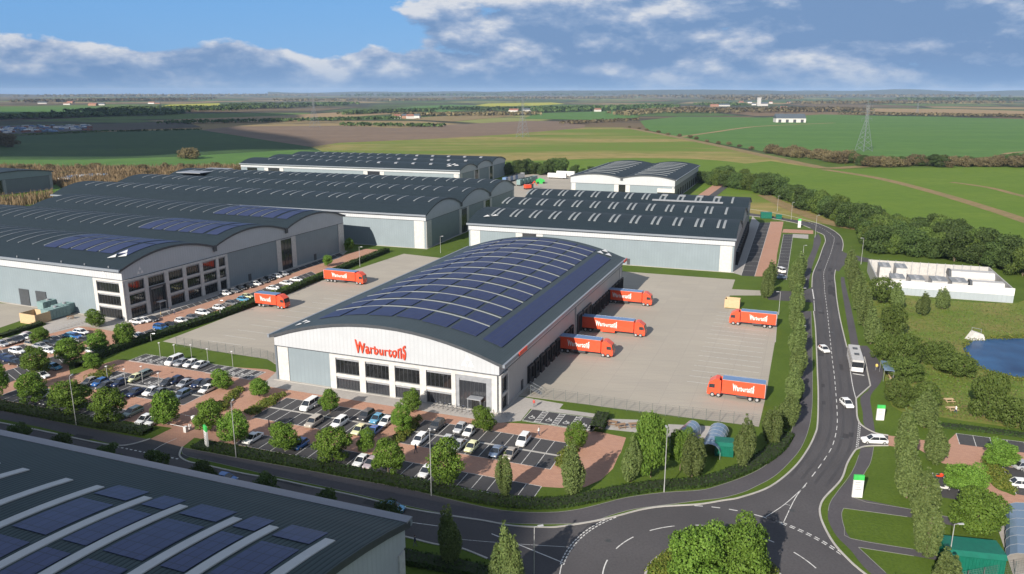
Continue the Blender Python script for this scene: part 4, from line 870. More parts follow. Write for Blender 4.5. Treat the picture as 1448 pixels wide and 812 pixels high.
def make_tree(kind, m, h, r, n, size, seed, trunk_h=None, label='x'):
    rnd = random.Random(seed); C = []
    if kind == 'round':
        th = h * .13; ch = h - th
        for i in range(11): C.append((rnd.uniform(-.3, .3) * r, rnd.uniform(-.3, .3) * r, th + ch * rnd.uniform(.25, .8), r * .5))
        for i in range(34):
            a = rnd.uniform(0, 2 * PI); z = rnd.uniform(.06, .97); q = math.sin(PI * min(1, z * (.80 if m == 'leaf_bright' else .84) + .12)) ** (.42 if m == 'leaf_bright' else .6) * (1.0 if z < .5 or m == 'leaf_bright' else 1.0 - (z - .5) * .55); rr = rnd.uniform(.58, .82)
            C.append((math.cos(a) * q * r * rr, math.sin(a) * q * r * rr, th + ch * z, r * rnd.uniform(.18, .34)))
    elif kind == 'poplar':
        th = h * .05
        for i in range(8):
            a = i * 2.4 + rnd.uniform(-.3, .3); w = r * (0 if i == 0 else rnd.uniform(.35, .66)); top = h * (1.0 if i == 0 else rnd.uniform(.62, .95)); b0 = h * rnd.uniform(.03, .20)
            for k in range(9):
                t = k / 8; C.append((math.cos(a) * w * (.75 + .35 * math.sin(PI * t)) + rnd.uniform(-.1, .1), math.sin(a) * w * (.75 + .35 * math.sin(PI * t)) + rnd.uniform(-.1, .1), b0 + (top - b0) * t, r * (.36 * math.sin(PI * (.16 + .80 * t)) ** .8 + .03) * (1.1 if i == 0 else 1) * rnd.uniform(.88, 1.12)))
    elif kind == 'bushy':
        th = h * .05
        for i in range(34):
            a = rnd.uniform(0, 2 * PI); z = rnd.uniform(.08, .9); q = math.sqrt(max(.05, 1 - (z - .35) ** 2 * 2.3)); rr = rnd.uniform(.1, .72)
            C.append((math.cos(a) * q * r * rr, math.sin(a) * q * r * rr, h * z, r * rnd.uniform(.20, .38)))
    elif kind == 'shrub':
        th = .1
        for i in range(9):
            a = rnd.uniform(0, 2 * PI); rr = rnd.uniform(0, .6); C.append((math.cos(a) * r * rr, math.sin(a) * r * rr, h * rnd.uniform(.3, .65), r * rnd.uniform(.3, .48)))
    p, d = blob_points(C, n)
    lo, hi = np.percentile(p[:, 2], [.5, 99.6]); p[:, 2] = (p[:, 2] - lo) / (hi - lo) * (h - th) + th
    ex = np.percentile(np.abs(p[:, :2]), 97); p[:, :2] *= r / ex * .96
    k = p[:, 2] > .05; p = p[k]; d = d[k]
    p += RNG.normal(0, size * .35, p.shape)
    if kind == 'poplar': d = d * [1, 1, .4] + [0, 0, .25]
    crown = leaf_mesh('crown', p, d, size, m, 1.7 if kind == 'poplar' else 1.0)
    b = MB(); tr = max(.07, h * .018)
    if kind == 'round' or kind == 'poplar':
        b.tube((0, 0, 0), (0, 0, h * .45), tr, tr * .7, 7, 'bark'); b.tube((0, 0, h * .45), (0.05, 0, h * .82), tr * .7, tr * .2, 6, 'bark')
        for i in range(7):
            a = rnd.uniform(0, 2 * PI); z = h * rnd.uniform(.22, .6); q = r * (.65 if kind == 'round' else .4); b.tube((0, 0, z), (math.cos(a) * q, math.sin(a) * q, z + h * .2), tr * .45, tr * .12, 5, 'bark')
    else:
        for i in range(4): a = rnd.uniform(0, 2 * PI); b.tube((0, 0, 0), (math.cos(a) * r * .45, math.sin(a) * r * .45, h * .6), tr * .8, tr * .2, 5, 'bark')
    return crown, b
PROTO = {}
def proto(kind, m, h, r, n, size, variants, seed0):
    L = []
    for k in range(variants):
        crown, b = make_tree(kind, m, h, r, n, size, seed0 + k); L.append((crown, b))
    PROTO[(kind, m)] = (L, h, r)
proto('round', 'leaf_young', 8, 2.8, 7500, .30, 4, 10)
proto('round', 'leaf_bright', 10, 4.2, 13000, .36, 3, 30)
proto('poplar', 'leaf_poplar', 11, 2.2, 9000, .26, 4, 50)
proto('bushy', 'leaf_dark', 9, 4.6, 5200, .50, 4, 70)
proto('bushy', 'leaf_olive', 7, 4.4, 6500, .38, 3, 90)
proto('bushy', 'leaf_brown', 6, 4.2, 2600, .55, 3, 110)
proto('shrub', 'leaf_shrub', 1.5, 1.5, 900, .22, 3, 130)
TRUNK = {}
def plant_tree(kind, m, P, h, r, label, group=None, cat='tree', name=None):
    L, h0, r0 = PROTO[(kind, m)]; k = random.randrange(len(L)); crown, b = L[k]
    nm = name or {'round': 'tree', 'poplar': 'poplar_tree', 'bushy': 'tree', 'shrub': 'shrub'}[kind]
    e = empty(nm, P, random.uniform(0, 6.28), label, cat, group); e.scale = (r / r0, r / r0, h / h0)
    c = bpy.data.objects.new('crown' if kind != 'shrub' else 'foliage', crown); COL.objects.link(c); c.parent = e
    key = (kind, m, k)
    if key not in TRUNK: t = b.build('trunk' if kind != 'shrub' else 'stem', e); TRUNK[key] = t.data
    else: t = bpy.data.objects.new('trunk' if kind != 'shrub' else 'stem', TRUNK[key]); COL.objects.link(t); t.parent = e
    return e
def tree_px(kind, m, x0, x1, yt, yb, label, group=None, trunk=.14, cat='tree', name=None, wide=1.0):
    """crown box in the survey picture -> a tree of that size standing on the ground"""
    cx = (x0 + x1) / 2; px_h = yb - yt
    base = yb + px_h * (trunk if kind == 'round' else 0.0) - (x1 - x0) * .22
    for _ in range(3):
        g = gp(cx, base); dist = (g.y * math.cos(PITCH) + CAMZ * math.sin(PITCH)); mpp = dist / F
        r = (x1 - x0) * mpp / 2 * wide
        ang = math.atan2(CAMZ, g.length); h = max(1.0, (base - yt) * mpp / math.cos(ang) - (r * .25 * math.tan(ang)))
    return plant_tree(kind, m, g, h, r, label, group, cat, name)
young = [(-14, 14, 508, 564), (31, 71, 490, 535), (27, 67, 526, 574), (46, 71, 464, 490), (81, 119, 477, 519), (123, 148, 437, 465), (125, 154, 467, 500), (120, 144, 498, 526), (162, 194, 455, 492), (73, 127, 537, 590), (135, 179, 547, 603), (216, 258, 551, 605), (300, 329, 522, 554), (354, 381, 534, 565), (277, 317, 564, 614), (312, 354, 582, 634), (383, 423, 597, 642), (454, 480, 549, 586), (448, 498, 604, 658), (506, 531, 605, 643), (527, 571, 620, 674), (551, 583, 571, 613), (569, 596, 550, 584), (606, 654, 623, 688), (668, 700, 574, 614), (799, 830, 598, 640)]
ylab = ['cut off by the left edge beside the parked dark cars', 'between the two left hand parking rows', 'in the hedge line, second from the left edge', 'small and round beside the grey bin apron', 'large and round behind the blue cars on the left', 'nearest the glazed corner of the office warehouse', 'between the brick lane and the office warehouse corner', 'at the end of the hedge by the brick lane', 'at the hedge start by the office warehouse', 'behind the leftmost street lamp', 'right of the leftmost street lamp in the hedge line', 'just left of the car park gate', 'on the planted island left of the main warehouse corner', 'small and round on brick by the main warehouse corner', 'just right of the car park gate', 'behind the second street lamp', 'in the hedge line right of the second street lamp', 'small, in the middle row facing the blue panel', 'broad, in the hedge line before the second window', 'small one behind the hedge line by the pale yellow car', 'in the hedge line left of the third street lamp', 'lower one on the planted island before the windows', 'upper one on the planted island before the windows', 'biggest, behind the third street lamp', 'right in front of the main entrance', 'at the right end of the double parking rows']
for (a, bb, t, u), l in zip(young, ylab): tree_px('round', 'leaf_young', a, bb, t, u, 'young green car park tree ' + l, 'young trees in the car parks', trunk=.10, wide=.93)
for q, l in [((457, 470, 361, 378), 'small one by the hedge behind the lone lorry'), ((488, 500, 337, 357), 'small one at the rear corner of the office warehouse')]: tree_px('round', 'leaf_young', *q, 'young green tree, ' + l, 'young trees in the car parks', trunk=.10)
for (a, bb, t, u), l in zip([(898, 942, 588, 676), (946, 977, 606, 666), (1338, 1388, 654, 706), (1392, 1434, 624, 664), (1346, 1414, 694, 762), (948, 1028, 746, 838), (1008, 1080, 740, 832)],
        ['tall bright green tree in front of the picnic terrace', 'bright green tree in front of the small blue shelter', 'bright green tree beside the motorcycle bay', 'bright green tree on the planted island at the right edge', 'largest bright green tree behind the dark green store', 'left of the two bright trees on the roundabout', 'right of the two bright trees on the roundabout']):
    tree_px('round', 'leaf_bright', a, bb, t, u, l, 'bright green trees', trunk=.10)
pops = [((701, 727, 646, 708), 'standing alone over the hedge in front of the brick lane'), ((793, 826, 630, 708), 'at the right end of the car park, nearest'), ((877, 907, 619, 688), 'left of the bright tree by the picnic terrace'), ((960, 996, 617, 682), 'in front of the larger blue shelter'), ((1035, 1066, 593, 666), 'beside the small green store at the road bend'), ((1077, 1106, 579, 634), 'at the yard corner inside the road bend'), ((1100, 1128, 556, 610), 'second up from the yard corner'), ((1108, 1134, 520, 576), 'third up from the yard corner'), ((1112, 1138, 488, 542), 'fourth up from the yard corner'), ((1114, 1138, 456, 508), 'fifth up from the yard corner'), ((1114, 1137, 430, 478), 'sixth up from the yard corner'), ((1114, 1136, 402, 448), 'seventh up, below the side road'), ((1074, 1093, 384, 426), 'right hand of the pair before the brick lane'), ((1078, 1098, 370, 410), 'behind the pair before the brick lane'), ((1114, 1136, 372, 418), 'beside the green and white sign at the side road'), ((1118, 1140, 358, 398), 'topmost one left of the road'),
        ((1191, 1209, 352, 398), 'first on the right side of the road from the top'), ((1197, 1216, 368, 420), 'second on the right side of the road'), ((1203, 1224, 388, 444), 'third on the right side of the road'), ((1210, 1232, 408, 466), 'fourth on the right side of the road'), ((1218, 1244, 436, 492), 'fifth on the right side, above the bus'),
        ((1261, 1292, 581, 672), 'first below the coach stop, right of the white estate car'), ((1290, 1324, 554, 612), 'by the picnic benches'), ((1304, 1337, 600, 662), 'before the end of the parking bays on the right'), ((1264, 1300, 632, 712), 'behind the white and green sign'), ((1282, 1322, 668, 750), 'between the two branch paths, upper'), ((1290, 1330, 716, 796), 'between the two branch paths, lower'), ((1308, 1350, 782, 872), 'at the bottom edge left of the green store'), ((1258, 1278, 400, 443), 'under the compound wall, leftmost'), ((1294, 1314, 414, 450), 'under the compound wall, middle one'), ((1323, 1342, 407, 441), 'under the compound wall, rightmost'),
        ((619, 653, 723, 806), 'over the near road beside the warehouse roof corner'), ((690, 735, 752, 850), 'cut by the bottom edge beside the street lamp'), ((712, 742, 770, 860), 'cut by the bottom edge, lower one')]
for (q, l) in pops: tree_px('poplar', 'leaf_poplar', *q, 'narrow grey green poplar ' + l, 'columnar poplars beside the roads', wide=.86)
for q, l in [((1226, 1264, 392, 436), 'bright bushy tree at the near left corner of the compound'), ((1240, 1275, 430, 488), 'dark olive tree below the compound, left'), ((1262, 1300, 470, 530), 'olive tree behind the coach stop'), ((1234, 1262, 470, 516), 'olive bush beside the coach'), ((1300, 1343, 482, 522), 'low olive tree left of the pond'), ((1252, 1290, 534, 580), 'broad olive tree below the bus shelter'), ((1286, 1326, 540, 584), 'broad olive tree left of the picnic benches'), ((1328, 1374, 500, 540), 'olive tree on the near bank of the pond'), ((1374, 1420, 526, 600), 'tall olive tree behind the picnic benches'), ((1412, 1460, 562, 612), 'olive tree at the right edge by the parking bays'), ((1255, 1300, 505, 545), 'olive tree between the bus shelter and the pond')]:
    tree_px('bushy', 'leaf_olive', *q, l, 'olive green trees on the meadow', wide=1.05)
# shrubs in the verge below the near roof
for i, (cx, cy) in enumerate([(24, 611), (86, 624), (153, 640), (217, 651), (287, 665), (375, 683), (460, 705), (545, 722)]):
    g = gp(cx, cy, 3.2); plant_tree('bushy', 'leaf_dark', Vector((g.x, g.y, 0)), 4.6, 2.0, 'dark bushy tree poking over the edge of the near warehouse roof, %s from the left' % ORD[i], 'row of bushy trees along the near roof edge')
# boundary belt
def in_poly(x, y, P):
    c = False
    for (x0, y0), (x1, y1) in zip(P, P[1:] + P[:1]):
        if (y0 > y) != (y1 > y) and x < (x1 - x0) * (y - y0) / (y1 - y0) + x0: c = not c
    return c
belt = [(1005, 262), (1065, 272), (1103, 280), (1131, 296), (1173, 310), (1198, 322), (1222, 338), (1232, 357), (1325, 368), (1394, 376), (1500, 412), (1500, 390), (1448, 372), (1394, 360), (1325, 336), (1283, 340), (1250, 326), (1214, 320), (1200, 314), (1181, 303), (1128, 289), (1103, 274), (1048, 259), (1010, 255)]
rnd = random.Random(5); placed = []
for it in range(9000):
    x = rnd.uniform(1000, 1505); y = rnd.uniform(255, 415)
    if not in_poly(x, y, belt): continue
    g = gp(x, y)
    if any((g - q).length < 4.7 for q in placed): continue
    placed.append(g)
    if len(placed) > 230: break
for g in placed:
    h = rnd.uniform(7.5, 11.5); m = 'leaf_dark' if rnd.random() < .62 else 'leaf_olive'
    plant_tree('bushy', m, g, h, h * rnd.uniform(.42, .55), 'bushy green tree in the dense belt between the road and the fields', 'trees of the boundary belt')
for x, y, h in [(722, 246, 9), (731, 245, 10), (738, 246, 11), (746, 245, 11), (757, 246, 9), (776, 246, 11), (784, 246, 12), (794, 246, 12), (812, 248, 8), (835, 248, 7), (992, 258, 8), (1004, 259, 8), (716, 247, 8), (767, 247, 8), (824, 249, 6)]:
    plant_tree('bushy', 'leaf_dark', gp(x, y + 1), h, h * .5, 'dark bushy tree in the row behind the far lorry park', 'trees behind the far lorry park')
# scrub hedge below the pylon
for i in range(62):
    t = i / 61; x = 1090 + 370 * t; y = 217 + 18 * min(1, t * 2.6) + rnd.uniform(-2, 2.0)
    dark = rnd.random() < .18 and i > 18; h = rnd.uniform(6, 10) * (1.1 if dark else 1)
    plant_tree('bushy', 'leaf_dark' if dark else 'leaf_brown', gp(x, y), h, h * .75, 'dark evergreen bush in the scrub hedge below the pylon' if dark else 'brown leafless bush in the scrub hedge below the pylon', 'scrub hedge below the pylon')
for i in range(26):
    t = i / 25; x = 880 + 180 * t; y = 182 + 32 * t; plant_tree('bushy', 'leaf_brown', gp(x + rnd.uniform(-3, 3), y - 2 - rnd.uniform(0, 2)), rnd.uniform(2, 4), rnd.uniform(2.5, 4), 'low scrubby bush along the edge of the golden field', 'bushes along the field edge') if i % 2 else None
for x, y, h in [(262, 224, 9), (270, 225, 10), (12, 208, 14), (2, 206, 14), (-8, 208, 14)]: plant_tree('bushy', 'leaf_brown', gp(x, y), h, h * .7, 'dark leafless copse standing in the field at the left', 'small copses in the left field')
for i in range(34): plant_tree('bushy', 'leaf_brown', gp(-40 + i * 11.4 + rnd.uniform(-4, 4), 243 + rnd.uniform(-4, 10)), rnd.uniform(3.5, 6.5), rnd.uniform(2.5, 4.5), 'bare brown bush standing in the reeds behind the left warehouses', 'bare bushes in the reeds')
# far hedgerows and woods: masses too far off to count
def far_mass(name, px0, px1, depth, h, m, n, label=None):
    """clumps of crowns strewn along a line"""
    A = gp(*px0); B = gp(*px1); pts = []; nr = []
    for i in range(n):
        t = rnd.random(); c = A.lerp(B, t) + Vector((rnd.uniform(-1, 1) * 12, rnd.uniform(0, depth), 0)); r = h * rnd.uniform(.45, .8)
        for k in range(9):
            a = rnd.uniform(0, 2 * PI); e = rnd.uniform(0, 1); q = math.sqrt(1 - e * e); pts.append((c.x + math.cos(a) * q * r, c.y + math.sin(a) * q * r, h * .35 + e * r)); nr.append((math.cos(a) * q, math.sin(a) * q, e + .3))
    me = leaf_mesh(name, np.array(pts), np.array(nr), h * .75, m, jitter=.3); o = bpy.data.objects.new(name, me); COL.objects.link(o)
    return tag(o, label, kind='stuff')
HR = [((-60, 171), (230, 163), 220, 11, 'leaf_dark', 420), ((70, 160.5), (330, 157), 500, 12, 'leaf_dark', 500), ((230, 176), (560, 169), 25, 7, 'leaf_dark', 260), ((300, 154), (400, 154), 500, 15, 'leaf_dark', 300), ((480, 163), (610, 158), 120, 10, 'leaf_dark', 260), ((480, 178), (620, 180), 14, 6, 'leaf_dark', 130),
      ((560, 165), (760, 163), 60, 9, 'leaf_brown', 260), ((620, 156), (760, 157), 180, 10, 'leaf_dark', 260), ((760, 160), (960, 154), 260, 14, 'leaf_dark', 460), ((880, 165), (1000, 156), 220, 10, 'leaf_brown', 300), ((800, 176), (900, 171), 18, 6, 'leaf_brown', 90), ((960, 161), (1240, 158), 260, 11, 'leaf_brown', 600), ((1000, 150), (1060, 150), 260, 12, 'leaf_dark', 160), ((1310, 143), (1500, 143), 500, 20, 'leaf_dark', 420), ((1200, 162.5), (1500, 167), 60, 7, 'leaf_brown', 420), ((1040, 143), (1140, 141), 900, 24, 'leaf_brown', 240),
      ((0, 146), (240, 143), 900, 18, 'leaf_brown', 420), ((0, 138), (420, 136.5), 2500, 30, 'leaf_brown', 420), ((380, 144), (620, 143), 700, 16, 'leaf_brown', 320), ((480, 137), (900, 135.5), 2500, 35, 'leaf_dark', 420), ((900, 139), (1448, 138), 1800, 30, 'leaf_brown', 480), ((640, 141), (900, 140), 900, 18, 'leaf_brown', 320), ((1150, 148), (1448, 147), 400, 14, 'leaf_brown', 300), ((25, 192), (160, 186), 10, 2.5, 'leaf_dark', 140), ((160, 187), (278, 184), 8, 2.5, 'leaf_dark', 110), ((400, 152), (480, 150), 400, 14, 'leaf_dark', 200)]
for a, c, d, h, m, n in HR: far_mass('distant_hedgerow' if d < 100 else 'distant_woodland', a, c, d, h, m, n)
# low ridges on the skyline
b = MB()
def ridge(x0, x1, dist, hs, m):
    n = len(hs); A = gp(x0, 150).normalized(); B = gp(x1, 150).normalized(); vs = []
    for i, h in enumerate(hs):
        d = Vector((A.x, A.y, 0)).normalized().lerp(Vector((B.x, B.y, 0)).normalized(), i / (n - 1)).normalized()
        vs += [tuple(d * dist), tuple(d * (dist + 900) + Vector((0, 0, h))), tuple(d * (dist + 2400))]
    bb = MB(); fs = []
    for i in range(n - 1): k = 3 * i; fs += [(k, k + 3, k + 4, k + 1), (k + 1, k + 4, k + 5, k + 2)]
    bb.add(vs, fs, m); return tag(bb.build('hills'), kind='structure')
hh = lambda n, lo, hi, sd: [lo + (hi - lo) * (.5 + .5 * math.sin(i * .7 + sd) * math.cos(i * .23 + sd * 2)) for i in range(n)]
ridge(-200, 900, 12000, hh(40, 8, 34, 1), 'wood_brown'); ridge(560, 1180, 13500, [5, 20, 45, 60, 70, 78, 84, 82, 90, 96, 98, 90, 84, 60, 20], 'wood_dark'); ridge(1100, 1700, 15500, hh(26, 60, 110, 2), 'wood_dark'); ridge(380, 760, 15800, hh(18, 40, 78, 3), 'wood_dark')
# tall reeds behind the left warehouses
def reed_bed(px, n, label):
    V = []; F_ = []; k = 0; rg = np.random.default_rng(int(abs(px[0][1])))
    while k < n:
        x = rnd.uniform(-60, 345); y = rnd.uniform(215, 300)
        if not in_poly(x, y, px): continue
        g = gp(x, y); h = rnd.uniform(2.0, 5.2); a = rnd.uniform(0, PI); w_ = rnd.uniform(.12, .34); dx, dy = math.cos(a) * w_, math.sin(a) * w_; lx, ly = rnd.uniform(-.8, .8), rnd.uniform(-.8, .8)
        V += [(g.x - dx, g.y - dy, 0), (g.x + dx, g.y + dy, 0), (g.x + dx * .5 + lx, g.y + dy * .5 + ly, h), (g.x - dx * .4 + lx, g.y - dy * .4 + ly, h * .93)]; F_.append((4 * k, 4 * k + 1, 4 * k + 2, 4 * k + 3)); k += 1
    me = bpy.data.meshes.new('tall_reeds'); me.from_pydata(V, [], F_); me.materials.append(M['leaf_reed']); o = bpy.data.objects.new('tall_reeds', me); COL.objects.link(o); tag(o, kind='stuff')
reed_bed([(-60, 236), (60, 239), (200, 240), (345, 238), (345, 250), (200, 262), (90, 268), (80, 262), (-60, 256)], 26000, '')
reed_bed([(-60, 300), (-60, 285), (30, 282), (75, 274), (76, 284), (0, 300)], 1300, '')
# hedges and planting strips
def hedge(px, w, h, label, m='leaf_hedge', dens=16, size=.30, group=None, name='hedge'):
    L = resample(sm(px, 4), 1.0); e = empty(name, (L[0].x, L[0].y, 0), 0, label, 'hedge', group)
    pts = []; nr = []; O = L[0]
    for p, q in zip(L, L[1:]):
        d = (q - p).normalized(); nn = Vector((-d.y, d.x))
        for k in range(dens):
            t = random.random(); u = random.random()
            c = p.lerp(q, t) - O
            if u < .45: s = random.uniform(-1, 1); pts.append((c.x + nn.x * s * w / 2, c.y + nn.y * s * w / 2, h + random.uniform(-.15, .18))); nr.append((0, 0, 1))
            else:
                s = 1 if random.random() < .4 else -1; pts.append((c.x + nn.x * s * w / 2, c.y + nn.y * s * w / 2, random.uniform(.08, 1) * h)); nr.append((nn.x * s, nn.y * s, .3))
    me = leaf_mesh('foliage', np.array(pts), np.array(nr), size, m, jitter=.6); o = bpy.data.objects.new('foliage', me); COL.objects.link(o); o.parent = e
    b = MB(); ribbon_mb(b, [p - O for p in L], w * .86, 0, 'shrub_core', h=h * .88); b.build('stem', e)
    return e
hedge([(-60, 563), (0, 575), (100, 594), (210, 613)], 2.8, .8, 'dark clipped hedge between the road and car park, left of the gate', dens=60, size=.34)
hedge([(278, 630), (350, 643), (450, 661), (550, 680), (640, 698), (720, 712), (790, 713), (850, 702), (920, 690), (990, 684), (1030, 673), (1070, 655), (1098, 635), (1113, 612)], 2.8, .6, 'dark clipped hedge between the road and car park, right of the gate', dens=60, size=.34)
hedge([(112, 521), (155, 500), (230, 475), (310, 449), (400, 417), (440, 400), (500, 375), (548, 356)], 2.4, 1.6, 'long hedge between the brick lane and the left lorry yard', dens=44, size=.42)
hedge([(843, 612), (853, 590)], 2.6, 1.4, 'short hedge beside the picnic terrace', dens=50); hedge([(0, 478), (60, 459)], 1.8, 1.0, 'low hedge below the timber enclosure', dens=40)
hedge([(1300, 601), (1360, 606), (1448, 617), (1520, 628)], 2.0, .5, 'low dark hedge strip above the parking bays on the right', dens=40)
hedge([(1130, 560), (1110, 600)], 1.4, .8, 'low hedge beside the footway at the yard corner', dens=40)
def planting(px, n, label, hh=1.1):
    e = empty('planting_bed', gp(*px[0]), 0, label, 'shrubs'); O = gp(*px[0]); xs = [p[0] for p in px]; ys = [p[1] for p in px]; k = 0; pts = []; nr = []
    while k < n:
        x = random.uniform(min(xs), max(xs)); y = random.uniform(min(ys), max(ys))
        if in_poly(x, y, px):
            g = gp(x, y) - O; r = random.uniform(.4, .9); k += 1
            for j in range(60): a = random.uniform(0, 2 * PI); z = random.random(); q = math.sqrt(1 - z * z); pts.append((g.x + math.cos(a) * q * r, g.y + math.sin(a) * q * r, z * r * hh + .1)); nr.append((math.cos(a) * q, math.sin(a) * q, z))
    me = leaf_mesh('foliage', np.array(pts), np.array(nr), .26, 'leaf_shrub'); o = bpy.data.objects.new('foliage', me); COL.objects.link(o); o.parent = e; return e
planting([(345, 584), (392, 559), (404, 560), (362, 588)], 60, 'shrub bed at the left end of the middle parking rows'); planting([(300, 580), (335, 549), (345, 552), (316, 582)], 50, 'shrub bed around the tree left of the main warehouse corner'); planting([(555, 622), (592, 590), (600, 594), (566, 626)], 60, 'shrub bed on the planted island before the windows')
planting([(786, 660), (803, 630), (818, 634), (806, 664)], 50, 'shrub bed at the right end of the parking rows'); planting([(122, 536), (160, 520), (170, 524), (130, 545)], 50, 'shrub bed at the top left of the parking rows'); planting([(1393, 652), (1399, 677), (1410, 690), (1434, 697), (1418, 664), (1405, 653)], 90, 'yellow green shrub bed on the island at the right')
hedge([(560, 790), (650, 806), (720, 826), (760, 850)], 2.6, .9, 'dark low hedge south of the shaded road beside the near building', dens=60, size=.34)
planting([(914, 812), (930, 796), (950, 782), (965, 790), (965, 812)], 90, 'yellow green shrubs on the roundabout, left'); planting([(1060, 794), (1072, 794), (1098, 812), (1060, 812)], 50, 'yellow green shrubs on the roundabout, right')
def ground_cover(px, n, m, size, name='meadow_plants', zz=.5):
    xs = [p[0] for p in px]; ys = [p[1] for p in px]; pts = []; nr = []
    while len(pts) < n:
        x = random.uniform(min(xs), max(xs)); y = random.uniform(min(ys), max(ys))
        if in_poly(x, y, px): g = gp(x, y); pts.append((g.x, g.y, random.uniform(.02, zz))); nr.append((0, -.3, 1))
    me = leaf_mesh(name, np.array(pts), np.array(nr), size, m, jitter=.6); o = bpy.data.objects.new(name, me); COL.objects.link(o); tag(o, kind='stuff')
mead = [(1228, 398), (1300, 420), (1448, 432), (1448, 476), (1385, 478), (1362, 492), (1385, 522), (1448, 538), (1448, 605), (1330, 588), (1262, 573), (1248, 520), (1226, 460), (1208, 410)]
ground_cover(mead, 9000, 'leaf_olive', .32, zz=.25); ground_cover(mead, 2500, 'leaf_brown', .3, zz=.25); ground_cover([(1360, 488), (1372, 478), (1448, 474), (1448, 479), (1376, 484), (1364, 494), (1385, 520), (1412, 528), (1448, 536), (1448, 542), (1400, 532), (1372, 516)], 900, 'leaf_shrub', .4, 'reed_edge', .7)
# ------------------------------------------------------------------ vehicles
def loft(b, secs, m):
    """skin cross sections (lists of points of equal length)"""
    k = len(secs[0]); vs = [p for s_ in secs for p in s_]; fs = []
    for i in range(len(secs) - 1):
        for j in range(k): fs.append((i * k + j, i * k + (j + 1) % k, (i + 1) * k + (j + 1) % k, (i + 1) * k + j))
    fs.append(tuple(range(k - 1, -1, -1))); fs.append(tuple((len(secs) - 1) * k + j for j in range(k))); b.add(vs, fs, m)
CARC = {'white': (.74, .74, .73), 'silver': (.42, .43, .45), 'grey': (.16, .165, .175), 'dark grey': (.05, .052, .058), 'black': (.015, .016, .018), 'dark blue': (.015, .03, .09), 'blue': (.03, .13, .38), 'light blue': (.10, .33, .52), 'pale yellow': (.62, .62, .36), 'beige': (.42, .37, .31), 'sage green': (.20, .26, .23), 'blue grey': (.14, .19, .28), 'pale pink': (.55, .45, .46)}
for k, c in CARC.items():
    t = NT('car_' + k.replace(' ', '_')); t.col(c); t.set(.28, .25 if k not in ('white', 'pale yellow') else 0, .6); t.b.inputs['Coat Weight'].default_value = .5; M['car_' + k] = t.m
TY = {'hatchback': (4.0, 1.76, 1.48), 'saloon': (4.6, 1.82, 1.44), 'estate car': (4.7, 1.82, 1.50), 'off roader': (4.6, 1.9, 1.72), 'van': (5.0, 1.95, 2.0)}
CARP = {}
def car_proto(ty, colr):
    ln, wd, ht = TY[ty]; w = wd / 2; m = 'car_' + colr; x0 = -ln / 2; belt = ht * .60; lo = .22
    e = empty('parked_car', (0, 0, 0)); b = MB()
    def sec(x, ww, zt, zb=lo):
        return [(x, -ww * .92, zb), (x, -ww, zb + .18), (x, -ww * .98, zt - .12), (x, -ww * .88, zt), (x, ww * .88, zt), (x, ww * .98, zt - .12), (x, ww, zb + .18), (x, ww * .92, zb)]
    bon = belt * .93 if ty != 'van' else belt
    loft(b, [sec(x0, w * .80, belt * .78, .34), sec(x0 + .12, w * .93, belt * .95, .26), sec(x0 + .6, w, belt), sec(0, w, belt), sec(ln / 2 - 1.25, w, belt), sec(ln / 2 - .35, w * .94, bon * .92), sec(ln / 2 - .05, w * .82, bon * .74, .3), sec(ln / 2, w * .74, bon * .58, .36)], m)
    # roof skin over the glasshouse
    rb = {'hatchback': (.22, .80, 2.1, 3.0), 'saloon': (.62, 1.50, 2.65, 3.55), 'estate car': (.12, .70, 2.75, 3.6), 'off roader': (.15, .55, 2.7, 3.45), 'van': (.1, .3, 3.3, 4.2)}[ty]
    X = [x0 + v for v in rb]; tw = w * .70; bw = w * .91
    b.add([(X[1], -tw, ht), (X[2], -tw, ht), (X[2], tw, ht), (X[1], tw, ht), (X[1] + .03, -tw - .03, ht - .07), (X[2] + .06, -tw - .03, ht - .07), (X[2] + .06, tw + .03, ht - .07), (X[1] + .03, tw + .03, ht - .07)],
          [(0, 1, 2, 3), (0, 4, 5, 1), (1, 5, 6, 2), (2, 6, 7, 3), (3, 7, 4, 0)], m)
    for s in (-1, 1):
        for xa, xb in ((X[0], X[1]), ((X[1] + X[2]) / 2, (X[1] + X[2]) / 2), (X[3], X[2])): b.tube((xa, s * (bw + .01), belt - .02), (xb, s * (tw + .01), ht - .03), .035, .035, 4, m)
    b.build('body', e)
    b = MB(); zt = ht - .04
    b.add([(X[0], -bw, belt - .01), (X[3], -bw, belt - .01), (X[3], bw, belt - .01), (X[0], bw, belt - .01), (X[1], -tw, zt), (X[2], -tw, zt), (X[2], tw, zt), (X[1], tw, zt)], [(0, 1, 5, 4), (1, 2, 6, 5), (2, 3, 7, 6), (3, 0, 4, 7), (4, 5, 6, 7)], 'car_glass'); b.build('windows', e)
    for sx in (x0 + .78, ln / 2 - .82):
        for s in (-1, 1): b = MB(); y = s * (w - .10); b.tube((sx, y - .11, .32), (sx, y + .11, .32), .32, n=14, m='tyre'); b.tube((sx, y + s * .10, .32), (sx, y + s * .125, .32), .20, n=8, m='rim'); b.build('wheel', e)
    for s in (-1, 1):
        b = MB(); b.box(ln / 2 - .16, ln / 2 - .03, s * w * .62 - .17, s * w * .62 + .17, belt * .70, belt * .84, 'decal_white'); b.build('headlight', e)
    e.scale = (.93, .93, .93); return e
CARN = {}
def car(P, az, colr, ty, label, group='cars in the car parks'):
    key = (ty, colr)
    if key not in CARP: CARP[key] = car_proto(ty, colr); e = CARP[key]
    else: e = copy_tree(CARP[key])
    e.location = P; e.rotation_euler = (0, 0, az); return tag(e, label, 'car', group)
DA = WBT + PI / 2; DL = T1            # bay direction in front of the main building; row direction of the left car park
